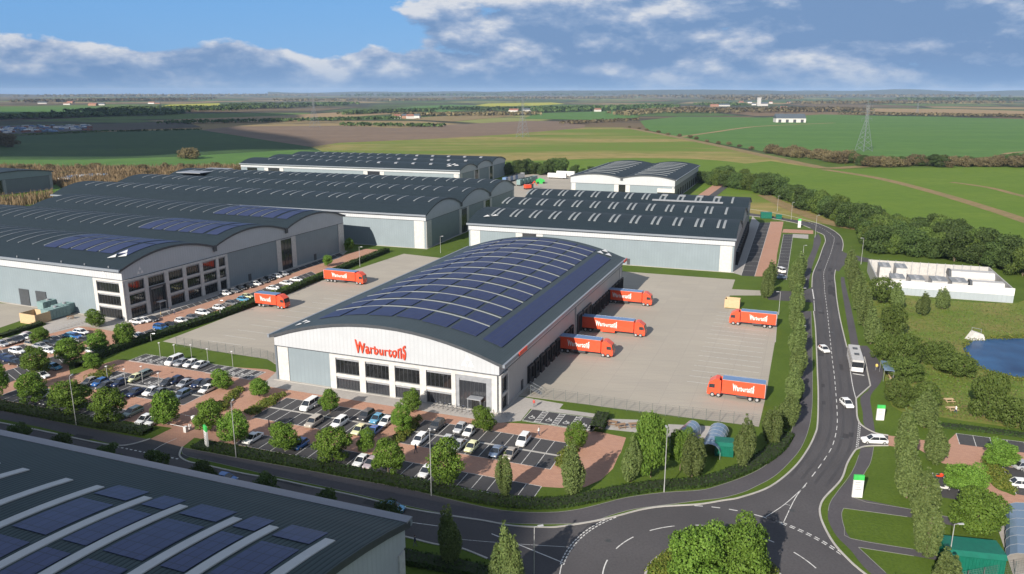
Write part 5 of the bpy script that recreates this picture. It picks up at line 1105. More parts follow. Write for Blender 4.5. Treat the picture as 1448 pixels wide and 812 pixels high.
def cars(rowname, items, az, jit=.02, endname='left'):
    items = sorted(items, key=lambda q: q[0])
    for i, it in enumerate(items):
        x, y, c, ty = it[:4]; a = az + (PI if (len(it) > 4 and it[4]) else 0) + random.uniform(-jit, jit)
        art = 'white' if c == 'white' else c
        car(gp(x, y), a, c, ty, f'{art} {ty} {rowname}, {ORD[i]} from {endname}')
cars('in the upper middle parking row', [(618, 606, 'dark grey', 'off roader', 1), (651, 609, 'silver', 'hatchback', 1), (664, 614, 'white', 'hatchback', 1), (740, 626.5, 'white', 'off roader', 1), (438, 577, 'white', 'van', 1), (450, 572, 'grey', 'saloon', 1), (518, 592, 'dark grey', 'off roader', 1), (533, 596, 'light blue', 'hatchback', 1), (546, 600, 'white', 'hatchback', 1)], DA)
cars('in the lower middle parking row', [(594, 625, 'white', 'estate car', 1), (632, 627.5, 'silver', 'hatchback', 1), (649, 633, 'silver', 'saloon', 1), (667, 636, 'pale yellow', 'hatchback', 1), (702, 642, 'blue grey', 'saloon', 1), (722, 645, 'beige', 'saloon', 1), (444, 601, 'beige', 'off roader', 1), (480, 602, 'white', 'off roader', 1), (508, 612, 'pale yellow', 'hatchback', 1), (529, 613, 'blue', 'saloon', 1)], DA)
cars('in the row along the roadside hedge', [(358, 623, 'white', 'saloon', 1), (425, 632, 'blue', 'hatchback', 1), (511, 656, 'white', 'hatchback', 1), (525, 659, 'pale pink', 'hatchback', 1), (603, 671, 'white', 'hatchback', 1), (188, 586, 'sage green', 'estate car', 1), (205, 597, 'white', 'hatchback', 1), (218, 599, 'white', 'hatchback', 1), (71, 571, 'dark grey', 'hatchback', 1), (62, 561, 'white', 'hatchback', 1)], DA)
cars('in the block left of the tree island', [(191, 538, 'pale yellow', 'hatchback', 1), (203, 533, 'sage green', 'estate car', 1), (142, 544, 'blue', 'hatchback', 1), (127, 543, 'beige', 'hatchback', 1), (170, 544, 'dark blue', 'saloon', 1), (249, 541, 'dark blue', 'hatchback', 1), (263, 545, 'silver', 'saloon', 1), (291, 546, 'dark grey', 'hatchback', 1), (294, 553, 'white', 'saloon', 1), (214, 557, 'white', 'hatchback', 1), (192, 558, 'dark blue', 'saloon', 1), (226, 558, 'grey', 'saloon', 1), (258, 561, 'blue grey', 'estate car', 1), (150, 548.5, 'dark grey', 'saloon', 1), (238, 544, 'dark grey', 'saloon', 1), (281, 546, 'dark blue', 'hatchback', 1)], DA)
cars('by the grass bank in the top parking row', [(247, 514, 'white', 'van', 1), (258, 515.5, 'silver', 'saloon', 1), (270, 517, 'white', 'hatchback', 1), (284, 519, 'white', 'saloon', 1)], DA)
cars('in the far row of the left car park', [(3, 489.5, 'silver', 'hatchback'), (12, 486.5, 'beige', 'hatchback'), (19, 484.5, 'dark grey', 'saloon'), (27, 482.5, 'black', 'hatchback'), (34, 479.5, 'white', 'saloon'), (40, 477, 'pale pink', 'hatchback')], DL + 0.05 - PI / 2)
cars('in the middle of the left car park', [(25, 499, 'white', 'estate car'), (45, 489, 'beige', 'hatchback'), (58, 492, 'silver', 'saloon'), (72, 489, 'dark grey', 'off roader'), (70, 498.5, 'white', 'saloon'), (78, 483.5, 'grey', 'hatchback'), (100, 477, 'light blue', 'saloon'), (107, 478, 'blue', 'hatchback'), (115, 472.5, 'white', 'estate car'), (121, 483, 'dark grey', 'saloon')], DL - PI / 2, endname='left')
cars('in the near row of the left car park', [(7, 508, 'dark blue', 'saloon'), (16, 512, 'dark blue', 'estate car'), (24, 516, 'black', 'saloon'), (77, 522, 'light blue', 'hatchback'), (133, 499, 'white', 'estate car'), (145, 497, 'silver', 'hatchback'), (60, 534, 'white', 'hatchback')], DL - PI / 2)
cars('by the hedge opposite the office windows', [(198, 478, 'white', 'hatchback'), (228, 466, 'blue', 'off roader'), (241, 462.5, 'dark grey', 'hatchback'), (257, 456, 'white', 'hatchback'), (272, 451.5, 'grey', 'hatchback'), (287, 444.5, 'white', 'estate car'), (310, 437.5, 'white', 'hatchback'), (327, 431, 'grey', 'hatchback'), (344, 425.5, 'light blue', 'hatchback'), (350, 421.5, 'pale yellow', 'hatchback'), (386, 409.5, 'white', 'saloon'), (405, 402.5, 'white', 'saloon'), (419, 397.5, 'white', 'saloon')], DL - PI / 2)
cars('parked under the office warehouse wall', [(194, 457, 'white', 'saloon'), (205, 455.5, 'white', 'hatchback'), (215, 454, 'dark grey', 'saloon'), (319, 417, 'white', 'hatchback'), (331, 413.5, 'grey', 'saloon'), (341, 410, 'black', 'hatchback'), (352, 406.5, 'black', 'saloon'), (362, 403.5, 'white', 'hatchback'), (371, 400, 'dark grey', 'saloon'), (380, 396.5, 'black', 'hatchback'), (391, 392.5, 'white', 'saloon'), (401, 389.5, 'silver', 'hatchback')], DL - PI / 2)
car(gp(1165, 497), -PI / 2 + .08, 'white', 'hatchback', 'white hatchback coming down the main road beside the bus', 'cars on the roads'); car(gp(1197, 574), -PI / 2 + .02, 'white', 'hatchback', 'white hatchback with dark glass on the main road below the bus', 'cars on the roads')
car(gp(1236, 626), PI - .10, 'white', 'estate car', 'white estate car waiting at the side junction on the right', 'cars on the roads'); car(gp(553, 722), WBT + .08, 'light blue', 'saloon', 'pale blue car on the shaded road by the near roof', 'cars on the roads'); car(gp(320, 681), WBT + .06, 'blue', 'hatchback', 'blue car on the shaded road mostly hidden by the near roof', 'cars on the roads')
car(gp(1103.5, 385), PI / 2 + .2, 'white', 'van', 'white van at the near end of the brick parking lane', 'cars by the north east warehouse'); car(gp(1105, 394), PI / 2 - 1.2, 'blue grey', 'saloon', 'blue grey saloon beside the white van behind the poplars', 'cars by the north east warehouse')
car(gp(1447, 662), .2, 'silver', 'hatchback', 'silver hatchback at the right edge in the island bays'); car(gp(1446, 689), -.2, 'white', 'hatchback', 'white hatchback at the right edge, lower bay')

def wheel(e, x, y, r, s, wd=.3):
    b = MB(); b.tube((x, y - wd / 2, r), (x, y + wd / 2, r), r, n=16, m='tyre'); b.tube((x, y + s * wd * .42, r), (x, y + s * (wd * .5 + .02), r), r * .58, n=10, m='rim'); return b.build('wheel', e)
def lorry(ln, axles_t, tag_rigid=False):
    """x = 0 is the rear doors, cab at x = ln"""
    e = empty('articulated_lorry', (0, 0, 0)); w = 1.27; cab = 2.35; tl = ln - cab - .55
    b = MB(); prof = [(0, 1.05), (tl, 1.05), (tl, 4.0), (0, 4.0)]
    b.box(0, tl, -w, w, 1.05, 3.95, 'truck_red'); b.box(.02, tl - .02, -w + .02, w - .02, 3.953, 4.02, 'blue_top'); b.build('trailer_body', e)
    b = MB(); [b.box(0, tl, s * w - .04, s * w + .04, 3.93, 4.04, 'steel') for s in (-1, 1)]; b.box(-.05, .0, -w, w, 1.1, 3.95, 'decal_white'); b.build('trailer_trim', e)
    b = MB(); b.box(.2, ln - .4, -.5, .5, .75, 1.04, 'truck_dark'); [b.box(tl * .40, tl * .66, s * w - (.08 if s > 0 else 0), s * w + (.08 if s < 0 else 0), .5, 1.04, 'truck_red' if tag_rigid else 'truck_dark') for s in (-1, 1)]; b.box(tl + .05, tl + .5, -.9, .9, .6, 1.3, 'truck_dark'); b.build('chassis', e)
    c0 = tl + .55; b = MB()
    prof = [(c0, .55), (ln - .1, .5), (ln, .75), (ln - .02, 1.75), (ln - .32, 3.05), (ln - .75, 3.35), (c0 + .75, 3.92), (c0, 3.95)]
    b.prism(prof, -w + .03, w - .03, 'truck_red')
    for s in (-1, 1): b.box(c0 - .35, c0 + .02, s * w - (.1 if s > 0 else 0), s * w + (.1 if s < 0 else 0), .9, 3.7, 'truck_red')
    b.build('cab', e)
    b = MB(); b.add([(ln - .0, -w + .15, 1.85), (ln - .0, w - .15, 1.85), (ln - .27, w - .2, 2.95), (ln - .27, -w + .2, 2.95)], [(0, 1, 2, 3)], 'car_glass')
    b.v = [(x + .03, y, z) for x, y, z in b.v]; b.build('windscreen', e)
    for s in (-1, 1):
        b = MB(); y = s * (w - .01); b.add([(c0 + .85, y, 1.95), (ln - .32, y, 1.95), (ln - .5, y, 2.75), (c0 + .85, y, 2.75)], [(0, 1, 2, 3) if s < 0 else (3, 2, 1, 0)], 'car_glass'); b.build('side_window', e)
        b = MB(); b.box(ln - .55, ln - .35, s * (w + .18) - .06, s * (w + .18) + .06, 2.0, 2.7, 'truck_dark'); b.build('mirror', e)
        b = MB(); b.box(ln - .06, ln + .03, s * .85 - .2, s * .85 + .2, .8, 1.0, 'decal_white'); b.build('headlight', e)
        xs = ([1.4 + 1.35 * k for k in range(axles_t)] + [c0 + .05] if True else []) + [ln - 1.1]
        if tag_rigid: xs = [1.6, 2.95, c0 + .05, ln - 1.1]
        for x in xs: wheel(e, x, s * (w - .16), .5, s)
    for s in (-1, 1):
        T = Matrix.Translation((tl / 2, s * (w + .03), 1.7)) @ (Matrix.Rotation(0 if s < 0 else PI, 4, 'Z')) @ Matrix.Rotation(PI / 2, 4, 'X')
        text_mesh('Warburtons', 'lettering', 'decal_white', min(5.6, tl * .5), 1.55, .02, e, T, .30, .03)
    return e
plain('blue_top', (.12, .20, .36), .4, var=.08); M['truck_red'].node_tree.nodes['Principled BSDF'].inputs['Coat Weight'].default_value = .3
LO = {17.0: lorry(17.0, 3, True), 14.6: lorry(14.6, 3), 13.6: lorry(13.6, 2), 10.2: lorry(10.2, 2), 11.8: lorry(11.8, 2), 11.2: lorry(11.2, 2)}
used = set()
def put_lorry(ln, px, face, label, az0=WBT, t=1.27):
    """px is the nearest front lower corner (south side); face +1: cab to the right"""
    e = LO[ln] if ln not in used else copy_tree(LO[ln]); used.add(ln)
    az = az0 if face > 0 else az0 + PI; n = Vector((-math.sin(az0), math.cos(az0), 0)); d = Vector((math.cos(az), math.sin(az), 0))
    e.location = gp(*px) + n * t - d * ln; e.rotation_euler = (0, 0, az); tag(e, label, 'lorry', 'red bakery lorries')
put_lorry(14.6, (921, 434), 1, 'red lorry backed up to the dock, farthest of the three'); put_lorry(17.0, (911.5, 478), 1, 'longest red lorry, middle of the three at the docks'); put_lorry(13.6, (866, 507), 1, 'red lorry backed up to the dock, nearest of the three')
put_lorry(11.8, (1030.5, 459), -1, 'red lorry facing left beside the timber enclosure at the yard edge'); put_lorry(11.2, (999, 560), -1, 'blue topped red lorry facing left in the near corner of the yard')
put_lorry(14.6, (513.5, 403.5), 1, 'red lorry alone at the back of the left yard'); put_lorry(10.2, (403, 438), 1, 'short red lorry close to the hedge in the left yard')

# bus
e = empty('bus', gp(1212, 510), 0, 'grey roofed single deck bus waiting in the bus bay', 'bus')
A = gp(1219.5, 529); Bp = gp(1208, 491); d = (A - Bp).normalized(); L = 11.6; e.location = (A + gp(1204.5, 527.5)) / 2 - d * (L / 2); e.rotation_euler = (0, 0, math.atan2(d.y, d.x)); w = 1.27
b = MB(); loft(b, [[(x, -w * k, z0), (x, w * k, z0), (x, w * k, 1.35), (x, -w * k, 1.35)] for x, k, z0 in ((-L / 2, .94, .45), (-L / 2 + .3, 1, .35), (L / 2 - .35, 1, .35), (L / 2, .9, .4))], 'decal_white')
loft(b, [[(x, -w * k, 2.55), (x, w * k, 2.55), (x, w * k * .93, 3.0), (x, -w * k * .93, 3.0)] for x, k in ((-L / 2 + .05, .94), (-L / 2 + .4, 1), (L / 2 - .5, 1), (L / 2 - .12, .9))], 'plant_grey'); b.build('body', e)
b = MB(); loft(b, [[(x, -w * k * .985, 1.35), (x, w * k * .985, 1.35), (x, w * k * .985, 2.55), (x, -w * k * .985, 2.55)] for x, k in ((-L / 2 + .06, .93), (-L / 2 + .35, 1), (L / 2 - .4, 1), (L / 2 - .06, .92))], 'car_glass'); b.build('windows', e)
b = MB(); [b.box(-L / 2 + .6 + k * 1.75, -L / 2 + .75 + k * 1.75, -w - .01, w + .01, 1.36, 2.56, 'plant_grey') for k in range(7)]; b.build('window_pillars', e)
for x in (-2.6, 1.6): b = MB(); b.box(x - .5, x + .5, -.5, .5, 3.0, 3.22, 'trim_dark'); b.build('roof_hatch', e)
for s in (-1, 1):
    wheel(e, -L / 2 + 3.0, s * (w - .15), .48, s); wheel(e, L / 2 - 2.6, s * (w - .15), .48, s)
    b = MB(); b.box(L / 2 - .1, L / 2 + .03, s * .8 - .18, s * .8 + .18, .7, .9, 'trim_white'); b.build('headlight', e)
# bus shelter
e = empty('bus_shelter', gp(1253, 533), math.atan2(d.y, d.x), 'bus shelter with a blue glass roof beside the waiting bus', 'bus shelter')
b = MB(); b.box(-3.2, 3.2, -1.0, 1.0, 2.5, 2.6, 'glass_blue'); b.build('roof', e); b = MB(); [b.box(x - .05, x + .05, -1.02, 1.02, 2.44, 2.5, 'steel') for x in (-3.1, -1.5, 0, 1.5, 3.1)]; b.build('roof_frame', e)
for x in (-3.1, 3.1):
    for y in (-.95, .95): b = MB(); b.tube((x, y, 0), (x, y, 2.44), .05, m='steel'); b.build('post', e)
b = MB(); b.box(-3.1, 3.1, .92, .96, .4, 2.3, 'glass_blue'); b.build('back_pane', e); b = MB(); b.box(-2, 2, .45, .8, .42, .5, 'timber'); b.box(-1.6, -1.5, .5, .7, 0, .42, 'steel'); b.box(1.5, 1.6, .5, .7, 0, .42, 'steel'); b.build('bench', e)

# ------------------------------------------------------------------ street furniture
def lamp_proto(h):
    e = empty('street_lamp', (0, 0, 0)); b = MB(); b.tube((0, 0, 0), (0, 0, 1.2), .10, .09, 8, 'lamp_metal'); b.tube((0, 0, 1.2), (0, 0, h), .075, .05, 8, 'lamp_metal'); b.tube((0, 0, h), (.7, 0, h + .08), .04, .035, 6, 'lamp_metal'); b.build('pole', e)
    b = MB(); b.prismx([(-.16, h + .02), (.16, h + .02), (.10, h + .14), (-.10, h + .14)], .45, 1.15, 'lamp_metal'); b.build('lamp_head', e); return e
LP = {}
def lamp(px, top, label, az=0.0):
    g = gp(*px); dist = g.y * math.cos(PITCH) + CAMZ * math.sin(PITCH); h = (px[1] - top) * dist / F / math.cos(math.atan2(CAMZ, g.length)); h = round(h * 2) / 2
    if h not in LP: LP[h] = lamp_proto(h); e = LP[h]
    else: e = copy_tree(LP[h])
    e.location = g; e.rotation_euler = (0, 0, az); tag(e, label, 'street lamp', 'street lamps')
for px, t, l, az in [((108, 601), 532, 'leftmost street lamp, in front of a car park tree', PI / 2), ((334, 647), 571, 'street lamp by the footway right of the car park gate', PI / 2), ((610, 701), 617, 'street lamp in front of the biggest car park tree', PI / 2), ((939, 695.7), 613, 'tall street lamp by the path in front of the shelters', PI / 2), ((755, 826), 754, 'street lamp cut by the bottom edge left of the roundabout', .3), ((1340, 805), 742, 'street lamp in front of the dark green store', 0), ((1101, 445), 414, 'lamp at the end of the side road behind the yard lorry', PI), ((1131, 483), 460, 'lamp rising out of the poplars beside the yard', 0), ((1121, 556), 536, 'lamp in the lowest poplars beside the yard', 0), ((1133, 424), 408, 'lamp on the corner of the side road', 0), ((1099, 299), 278, 'first lamp along the far bend of the road', -1), ((1118.6, 311), 287, 'second lamp along the far bend of the road', -1), ((1152.4, 336), 304, 'third lamp, on the inside of the far bend', 0), ((1135.4, 362), 348, 'short lamp on the small lawn beside the brick lane', 0), ((1217.4, 374), 337, 'lamp between the road and the walled compound', PI), ((509, 377), 350, 'lamp at the top of the hedge behind the left yard', 0), ((623, 358), 334, 'lamp on the grass between the two rear warehouses', 0), ((312, 450), 424, 'lamp in the hedge of the left yard, middle one', 0), ((214, 483), 471, 'low lamp in the hedge by the blue car', 0), ((390, 424), 405, 'lamp in the hedge of the left yard behind the short lorry', 0), ((1448, 372), 352, 'lamp at the right edge behind the compound', 0)]:
    lamp(px, t, l, az)
def bollard(px, label):
    g = gp(*px)
    if 'b' not in LP:
        e = empty('bollard_light', (0, 0, 0)); b = MB(); b.tube((0, 0, 0), (0, 0, 3.6), .06, m='lamp_metal'); b.build('post', e); b = MB(); b.box(-.2, .2, -.2, .2, 3.6, 3.7, 'decal_white'); b.build('lamp_head', e); LP['b'] = e
    else: e = copy_tree(LP['b'])
    e.location = g; tag(e, label, 'low lamp', 'low lamps of the car park')
for i, p in enumerate([(227, 506), (248, 509), (271.5, 509), (294.6, 515), (329.5, 519)]): bollard(p, 'low lamp on the grass behind the top parking row, %s from the left' % ORD[i])
for i, p in enumerate([(153, 541), (178, 545), (202, 541), (226, 551)]): bollard(p, 'low lamp among the cars left of the tree island, %s from the left' % ORD[i])
def sign(px, wd, h, rz, label, lean=0):
    e = empty('totem_sign', gp(*px), rz, label, 'sign'); b = MB(); b.box(-wd / 2, wd / 2, -.15, .15, 0, h * .78, 'decal_white'); b.build('panel', e); b = MB(); b.box(-wd / 2 - .01, wd / 2 + .01, -.16, .16, h * .78, h, 'sign_green'); b.build('header', e)
    b = MB(); [b.box(-wd * .34, wd * (.34 if k % 2 else .2), -.17, -.155, h * (.66 - k * .10), h * (.69 - k * .10), 'trim_grey') for k in range(4)]; b.build('text_lines', e)
sign((1244, 594), 1.4, 3.0, -.1, 'white and green totem sign on the grass below the bus shelter'); sign((1211.5, 703), 1.5, 3.7, -.1, 'large white and green totem sign beside the footway by the roundabout'); sign((1130, 401), 1.5, 3.6, -.1, 'green topped white totem sign at the side road poplars'); sign((293, 634), 1.3, 4.2, -.9, 'blue and white totem sign beside the car park gate'); sign((1130, 322), 1.3, 4, 0, 'white totem sign at the far bend of the road')
# fences
def fence(px_or_pts, h, label, step=2.5, local=None, wires=4):
    L = resample(px_or_pts, .25); O = L[0]; e = empty('mesh_fence', (O.x, O.y, 0), 0, label, 'fence'); k = max(1, int(step / .25)); b = MB(); n = 0
    for i in range(0, len(L), k):
        if n < 95: q = L[i] - O; bb = MB(); bb.box(q.x - .04, q.x + .04, q.y - .04, q.y + .04, 0, h, 'fence_wire'); bb.build('post', e); n += 1
    for i in range(0, len(L)): q = L[i] - O; b.tube((q.x, q.y, .05), (q.x, q.y, h), .011, n=3, m='fence_wire')
    for j in range(7):
        z = .1 + (h - .15) * j / 6; M_ = [p - O for p in L[::k]] + [L[-1] - O]
        for p, q in zip(M_, M_[1:]):
            if (q - p).length > .05: b.tube((p.x, p.y, z), (q.x, q.y, z), .012, n=3, m='fence_wire')
    b.build('mesh', e); return e
fence(W([(750, 560), (833, 573), (916.6, 586), (1050, 600.5), (1074, 604)]), 2.4, 'dark mesh fence along the near edge of the right hand lorry yard')
fence(W([(250, 489.5), (375, 508)]) + [loc(-4.6, 7.2).xy], 2.4, 'dark mesh fence along the near edge of the left lorry yard')
fence(W([(1262, 832), (1310, 838), (1500, 800)]), 2.0, 'low fence crossing the grass at the lower right')
e = empty('yard_wall', loc(-4.5, 6.0), WBT, 'pale blue screen wall joining the left fence to the warehouse corner', 'wall'); b = MB(); b.box(0, 4.3, 0, .2, 0, 2.6, 'clad_blue'); b.build('panel', e); b = MB(); b.box(-.1, 4.3, -.05, .25, 2.6, 2.7, 'gutter_grey'); b.build('coping', e)
# steps and rail by the docks
e = empty('dock_steps', loc(53.0, 11.5), WBT, 'steel access steps with handrails at the near end of the dock wall', 'steps')
for k in range(6): b = MB(); b.box(0 + k * .45, .45 + k * .45, 0, 1.3, 1.1 - k * .2 - .05, 1.1 - k * .2, 'steel'); b.build('tread', e)
for y in (0, 1.3): b = MB(); b.tube((0, y, 2.1), (2.8, y, .95), .03, m='steel'); b.tube((0, y, 0), (0, y, 2.1), .03, m='steel'); b.tube((2.8, y, 0), (2.8, y, .95), .03, m='steel'); b.build('handrail', e)
# gate barrier and kiosk
e = empty('gate_barrier', gp(263, 611), DA, 'white barrier arm across the brick entrance of the car park', 'barrier'); b = MB(); b.box(-.3, .3, -.3, .3, 0, 1.1, 'decal_white'); b.build('housing', e); b = MB(); b.tube((0, 0, .95), (0, 4.2, 1.0), .05, m='decal_white'); b.build('arm', e)
e = empty('gate_barrier', gp(274, 596), DA, 'second white barrier arm further inside the car park entrance', 'barrier'); b = MB(); b.box(-.3, .3, -.3, .3, 0, 1.1, 'decal_white'); b.build('housing', e); b = MB(); b.tube((0, 0, .95), (0, 3.8, 1.0), .05, m='decal_white'); b.build('arm', e)
for i, p in enumerate([(268, 607), (270.5, 607.5)]): e = empty('bollard', gp(*p), 0, 'white bollard on the car park entrance island, %s one' % ('left' if i == 0 else 'right'), 'bollard'); b = MB(); b.tube((0, 0, 0), (0, 0, 1.0), .14, .12, 8, 'decal_white'); b.build('post', e)
# cycle stands, motorbikes, benches
def hoops(px, n, az, label, sp=1.0):
    e = empty('cycle_stand', gp(*px), az, label, 'cycle stand')
    for k in range(n):
        b = MB(); y = k * sp; b.tube((0, y, 0), (0, y, .8), .035, m='steel', n=5); b.tube((.8, y, 0), (.8, y, .8), .035, m='steel', n=5); b.tube((0, y, .8), (.8, y, .8), .035, m='steel', n=5); b.build('hoop', e)
hoops((632, 580), 9, WBT - PI / 2 + .0, 'row of steel cycle hoops left of the main entrance', 1.0); hoops((716, 590), 5, WBT - PI / 2 + PI, 'steel cycle hoops on the pale paving right of the main entrance', 1.0); hoops((262, 430), 14, T1 - PI / 2, 'long row of steel cycle hoops under the office warehouse wall', 1.1); hoops((70, 470), 12, T1 - PI / 2, 'row of steel cycle hoops below the timber enclosure', 1.1)
def bicycle(P, az, label, m='trim_dark'):
    e = empty('bicycle', P, az, label, 'bicycle', 'parked bicycles')
    for x in (-.5, .5):
        b = MB(); r = .33; pts = [(x + r * math.cos(t), 0, .34 + r * math.sin(t)) for t in np.linspace(0, 2 * PI, 13)]
        for p, q in zip(pts, pts[1:]): b.tube(p, q, .022, n=4, m='tyre')
        b.build('wheel', e)
    b = MB(); [b.tube(p, q, .022, n=5, m=m) for p, q in (((-.5, 0, .34), (-.2, 0, .75)), ((-.2, 0, .75), (.35, 0, .75)), ((.35, 0, .8), (.5, 0, .34)), ((-.05, 0, .32), (.35, 0, .72)), ((-.05, 0, .32), (-.22, 0, .85)), ((-.5, 0, .34), (-.05, 0, .32)), ((.35, -.22, .95), (.35, .22, .95)), ((.35, 0, .75), (.35, 0, .95)))]; b.build('frame', e)
    b = MB(); b.box(-.34, -.10, -.06, .06, .85, .92, 'tyre'); b.build('saddle', e)
for i in range(7): bicycle(loc(38.3 + i * 1.0, -1.6, .013), WBT + PI / 2, 'bicycle in the rack left of the main entrance, %s from the left' % ORD[i], 'car_silver' if i % 2 else 'car_dark blue')
def motorbike(P, az, label, m):
    e = empty('motorcycle', P, az, label, 'motorcycle', 'parked motorcycles')
    for x in (-.7, .7): b = MB(); b.tube((x, -.08, .31), (x, .08, .31), .31, n=14, m='tyre'); b.tube((x, -.09, .31), (x, .09, .31), .15, n=8, m='rim'); b.build('wheel', e)
    b = MB(); b.prism([(-.95, .75), (-.3, .55), (.35, .45), (.55, .8), (.3, 1.0), (-.2, .85), (-.8, .95)], -.16, .16, m); b.build('body', e); b = MB(); b.prism([(-.85, .95), (-.2, .86), (-.2, .93), (-.85, 1.02)], -.15, .15, 'tyre'); b.build('seat', e)
    b = MB(); b.tube((.7, 0, .31), (.42, 0, 1.05), .05, m='steel'); b.tube((.4, -.35, 1.1), (.4, .35, 1.1), .03, m='tyre'); b.build('fork', e)
motorbike(gp(1329, 678, .02), .3, 'red and white motorcycle, upper one in the small marked bay', 'truck_red'); motorbike(gp(1336, 695, .02), .2, 'white motorcycle, lower one in the small marked bay', 'decal_white')
def picnic(px, az, label, m='timber_brown'):
    e = empty('picnic_table', gp(*px), az, label, 'picnic table', 'picnic tables'); b = MB(); [b.box(-.9, .9, -.4 + k * .2, -.22 + k * .2, .72, .77, m) for k in range(4)]; b.build('table_top', e)
    for s in (-1, 1): b = MB(); b.box(-.9, .9, s * .75 - .14, s * .75 + .14, .43, .48, m); b.build('seat', e)
    for x in (-.6, .6): b = MB(); b.tube((x, -.7, 0), (x, -.25, .72), .05, n=4, m=m); b.tube((x, .7, 0), (x, .25, .72), .05, n=4, m=m); b.box(x - .04, x + .04, -.8, .8, .38, .43, m); b.build('leg_frame', e)
for p, az, l in [((866, 601), -.3, 'wooden picnic table on the terrace, left one'), ((878, 605), .3, 'wooden picnic table on the terrace, middle one'), ((896, 604), .1, 'wooden picnic table on the terrace, right one'), ((1341, 569), .05, 'pale picnic table on the grass, upper one'), ((1346, 581), .05, 'pale picnic table on the grass, lower one'), ((100, 451), .4, 'brown picnic table on the apron by the green tanks')]: picnic(p, az, l, 'timber' if p[0] > 1000 else 'timber_brown')
# people
def person_proto(shirt, legs, hair, pose=0):
    J = {'pel': (0, 0, .95), 'sp': (0, 0, 1.15), 'ch': (0, 0, 1.36), 'nk': (0, 0, 1.50), 'hd': (.01, 0, 1.60), 'tp': (.01, 0, 1.71)}
    st = .22 if pose == 0 else .06
    vs = [J['pel'], J['sp'], J['ch'], J['nk'], J['hd'], J['tp']]; ed = [(0, 1), (1, 2), (2, 3), (3, 4), (4, 5)]; rd = [.15, .14, .16, .06, .095, .08]
    def chain(start, pts, rr):
        i = start
        for p, r in zip(pts, rr): vs.append(p); rd.append(r); ed.append((i, len(vs) - 1)); i = len(vs) - 1
    for s, f in ((-1, 1), (1, -1)):
        chain(0, [(0, s * .10, .88), (f * st * .5, s * .11, .50), (f * st - .02, s * .11, .08), (f * st + .14, s * .12, .04)], [.105, .065, .045, .035])
        chain(2, [(0, s * .20, 1.38), (-f * st * .4, s * .25, 1.10), (-f * st * .5 + .1, s * .24, .86), (-f * st * .5 + .13, s * .235, .78)], [.065, .045, .035, .03])
    me = bpy.data.meshes.new('person'); me.from_pydata(vs, ed, []); o = bpy.data.objects.new('person', me); COL.objects.link(o)
    md = o.modifiers.new('s', 'SKIN'); md.use_smooth_shade = True
    for i, v in enumerate(me.skin_vertices[0].data): v.radius = (rd[i], rd[i]); v.use_root = (i == 0)
    o.modifiers.new('ss', 'SUBSURF').levels = 1; bpy.context.view_layer.update()
    m2 = bpy.data.meshes.new_from_object(o.evaluated_get(bpy.context.evaluated_depsgraph_get())); bpy.data.objects.remove(o)
    for k in (shirt, legs, 'skin', 'tyre'): m2.materials.append(M[k])
    for p in m2.polygons:
        c = p.center; p.use_smooth = True
        p.material_index = 3 if c.z < .09 else 1 if c.z < .93 and abs(c.y) < .2 else 2 if c.z > 1.50 or (abs(c.y) > .19 and c.z < .9) else 0
    body = bpy.data.objects.new('person', m2); COL.objects.link(body)
    b = MB(); 
    for i in range(5):
        for j in range(8): pass
    rings = []
    for i in range(5):
        ph = PI / 2 * i / 4; rings.append([(-.015 + .118 * math.cos(ph) * math.cos(t), .108 * math.cos(ph) * math.sin(t), 1.64 + .115 * math.sin(ph)) for t in np.linspace(0, 2 * PI, 9)[:-1]])
    loft(b, rings, hair); b.build('hair', body); return body
plain('skin', (.50, .32, .24), .6); plain('cloth_red', (.40, .06, .05), .8); plain('cloth_white', (.7, .7, .68), .8); plain('cloth_navy', (.03, .04, .09), .8); plain('cloth_grey', (.15, .15, .16), .8); plain('hair_brown', (.05, .03, .02), .7); plain('cloth_yellow', (.55, .42, .10), .8)
PP = [person_proto('cloth_white', 'cloth_navy', 'hair_brown'), person_proto('cloth_red', 'cloth_grey', 'hair_brown', 1), person_proto('cloth_navy', 'cloth_grey', 'hair_brown'), person_proto('cloth_grey', 'cloth_navy', 'tyre', 1), person_proto('cloth_yellow', 'cloth_grey', 'hair_brown')]
up = set()
def person(k, px, az, label):
    e = PP[k] if k not in up else copy_tree(PP[k]); up.add(k); e.location = gp(px[0], px[1], .01); e.rotation_euler = (0, 0, az); tag(e, label, 'person')
person(0, (762, 616), 2.6, 'person in a white top walking across the brick lane right of the parked cars'); person(1, (755, 576), 1.2, 'person in a red top standing on the pale paving by the dock wall'); person(2, (588, 641), 1.0, 'person in dark clothes walking between the middle rows and the hedge row'); person(3, (381, 606), .5, 'person in grey standing by the left end of the middle rows')
person(4, (228, 449), .4, 'person in yellow near the office warehouse entrance'); person(2, (241, 443), .4, 'person in dark clothes left of the one in yellow at the office warehouse'); person(3, (247, 445), 2, 'person in grey on the brick lane by the office warehouse entrance'); person(1, (1137, 400), 1.5, 'person in a red top on the footway beside the side road'); person(0, (1139.5, 400), 1.5, 'person in a white top on the footway beside the side road'); person(4, (1239, 524), 1.0, 'person waiting on the pavement beside the bus')
person(2, (587, 773), .4, 'person in dark clothes on the shaded footway by the near roof corner'); person(0, (1351, 585), 0, 'person in a white top standing beside the lower picnic table'); person(3, (1005, 543), .3, 'person in grey in front of the lorry cab in the yard')

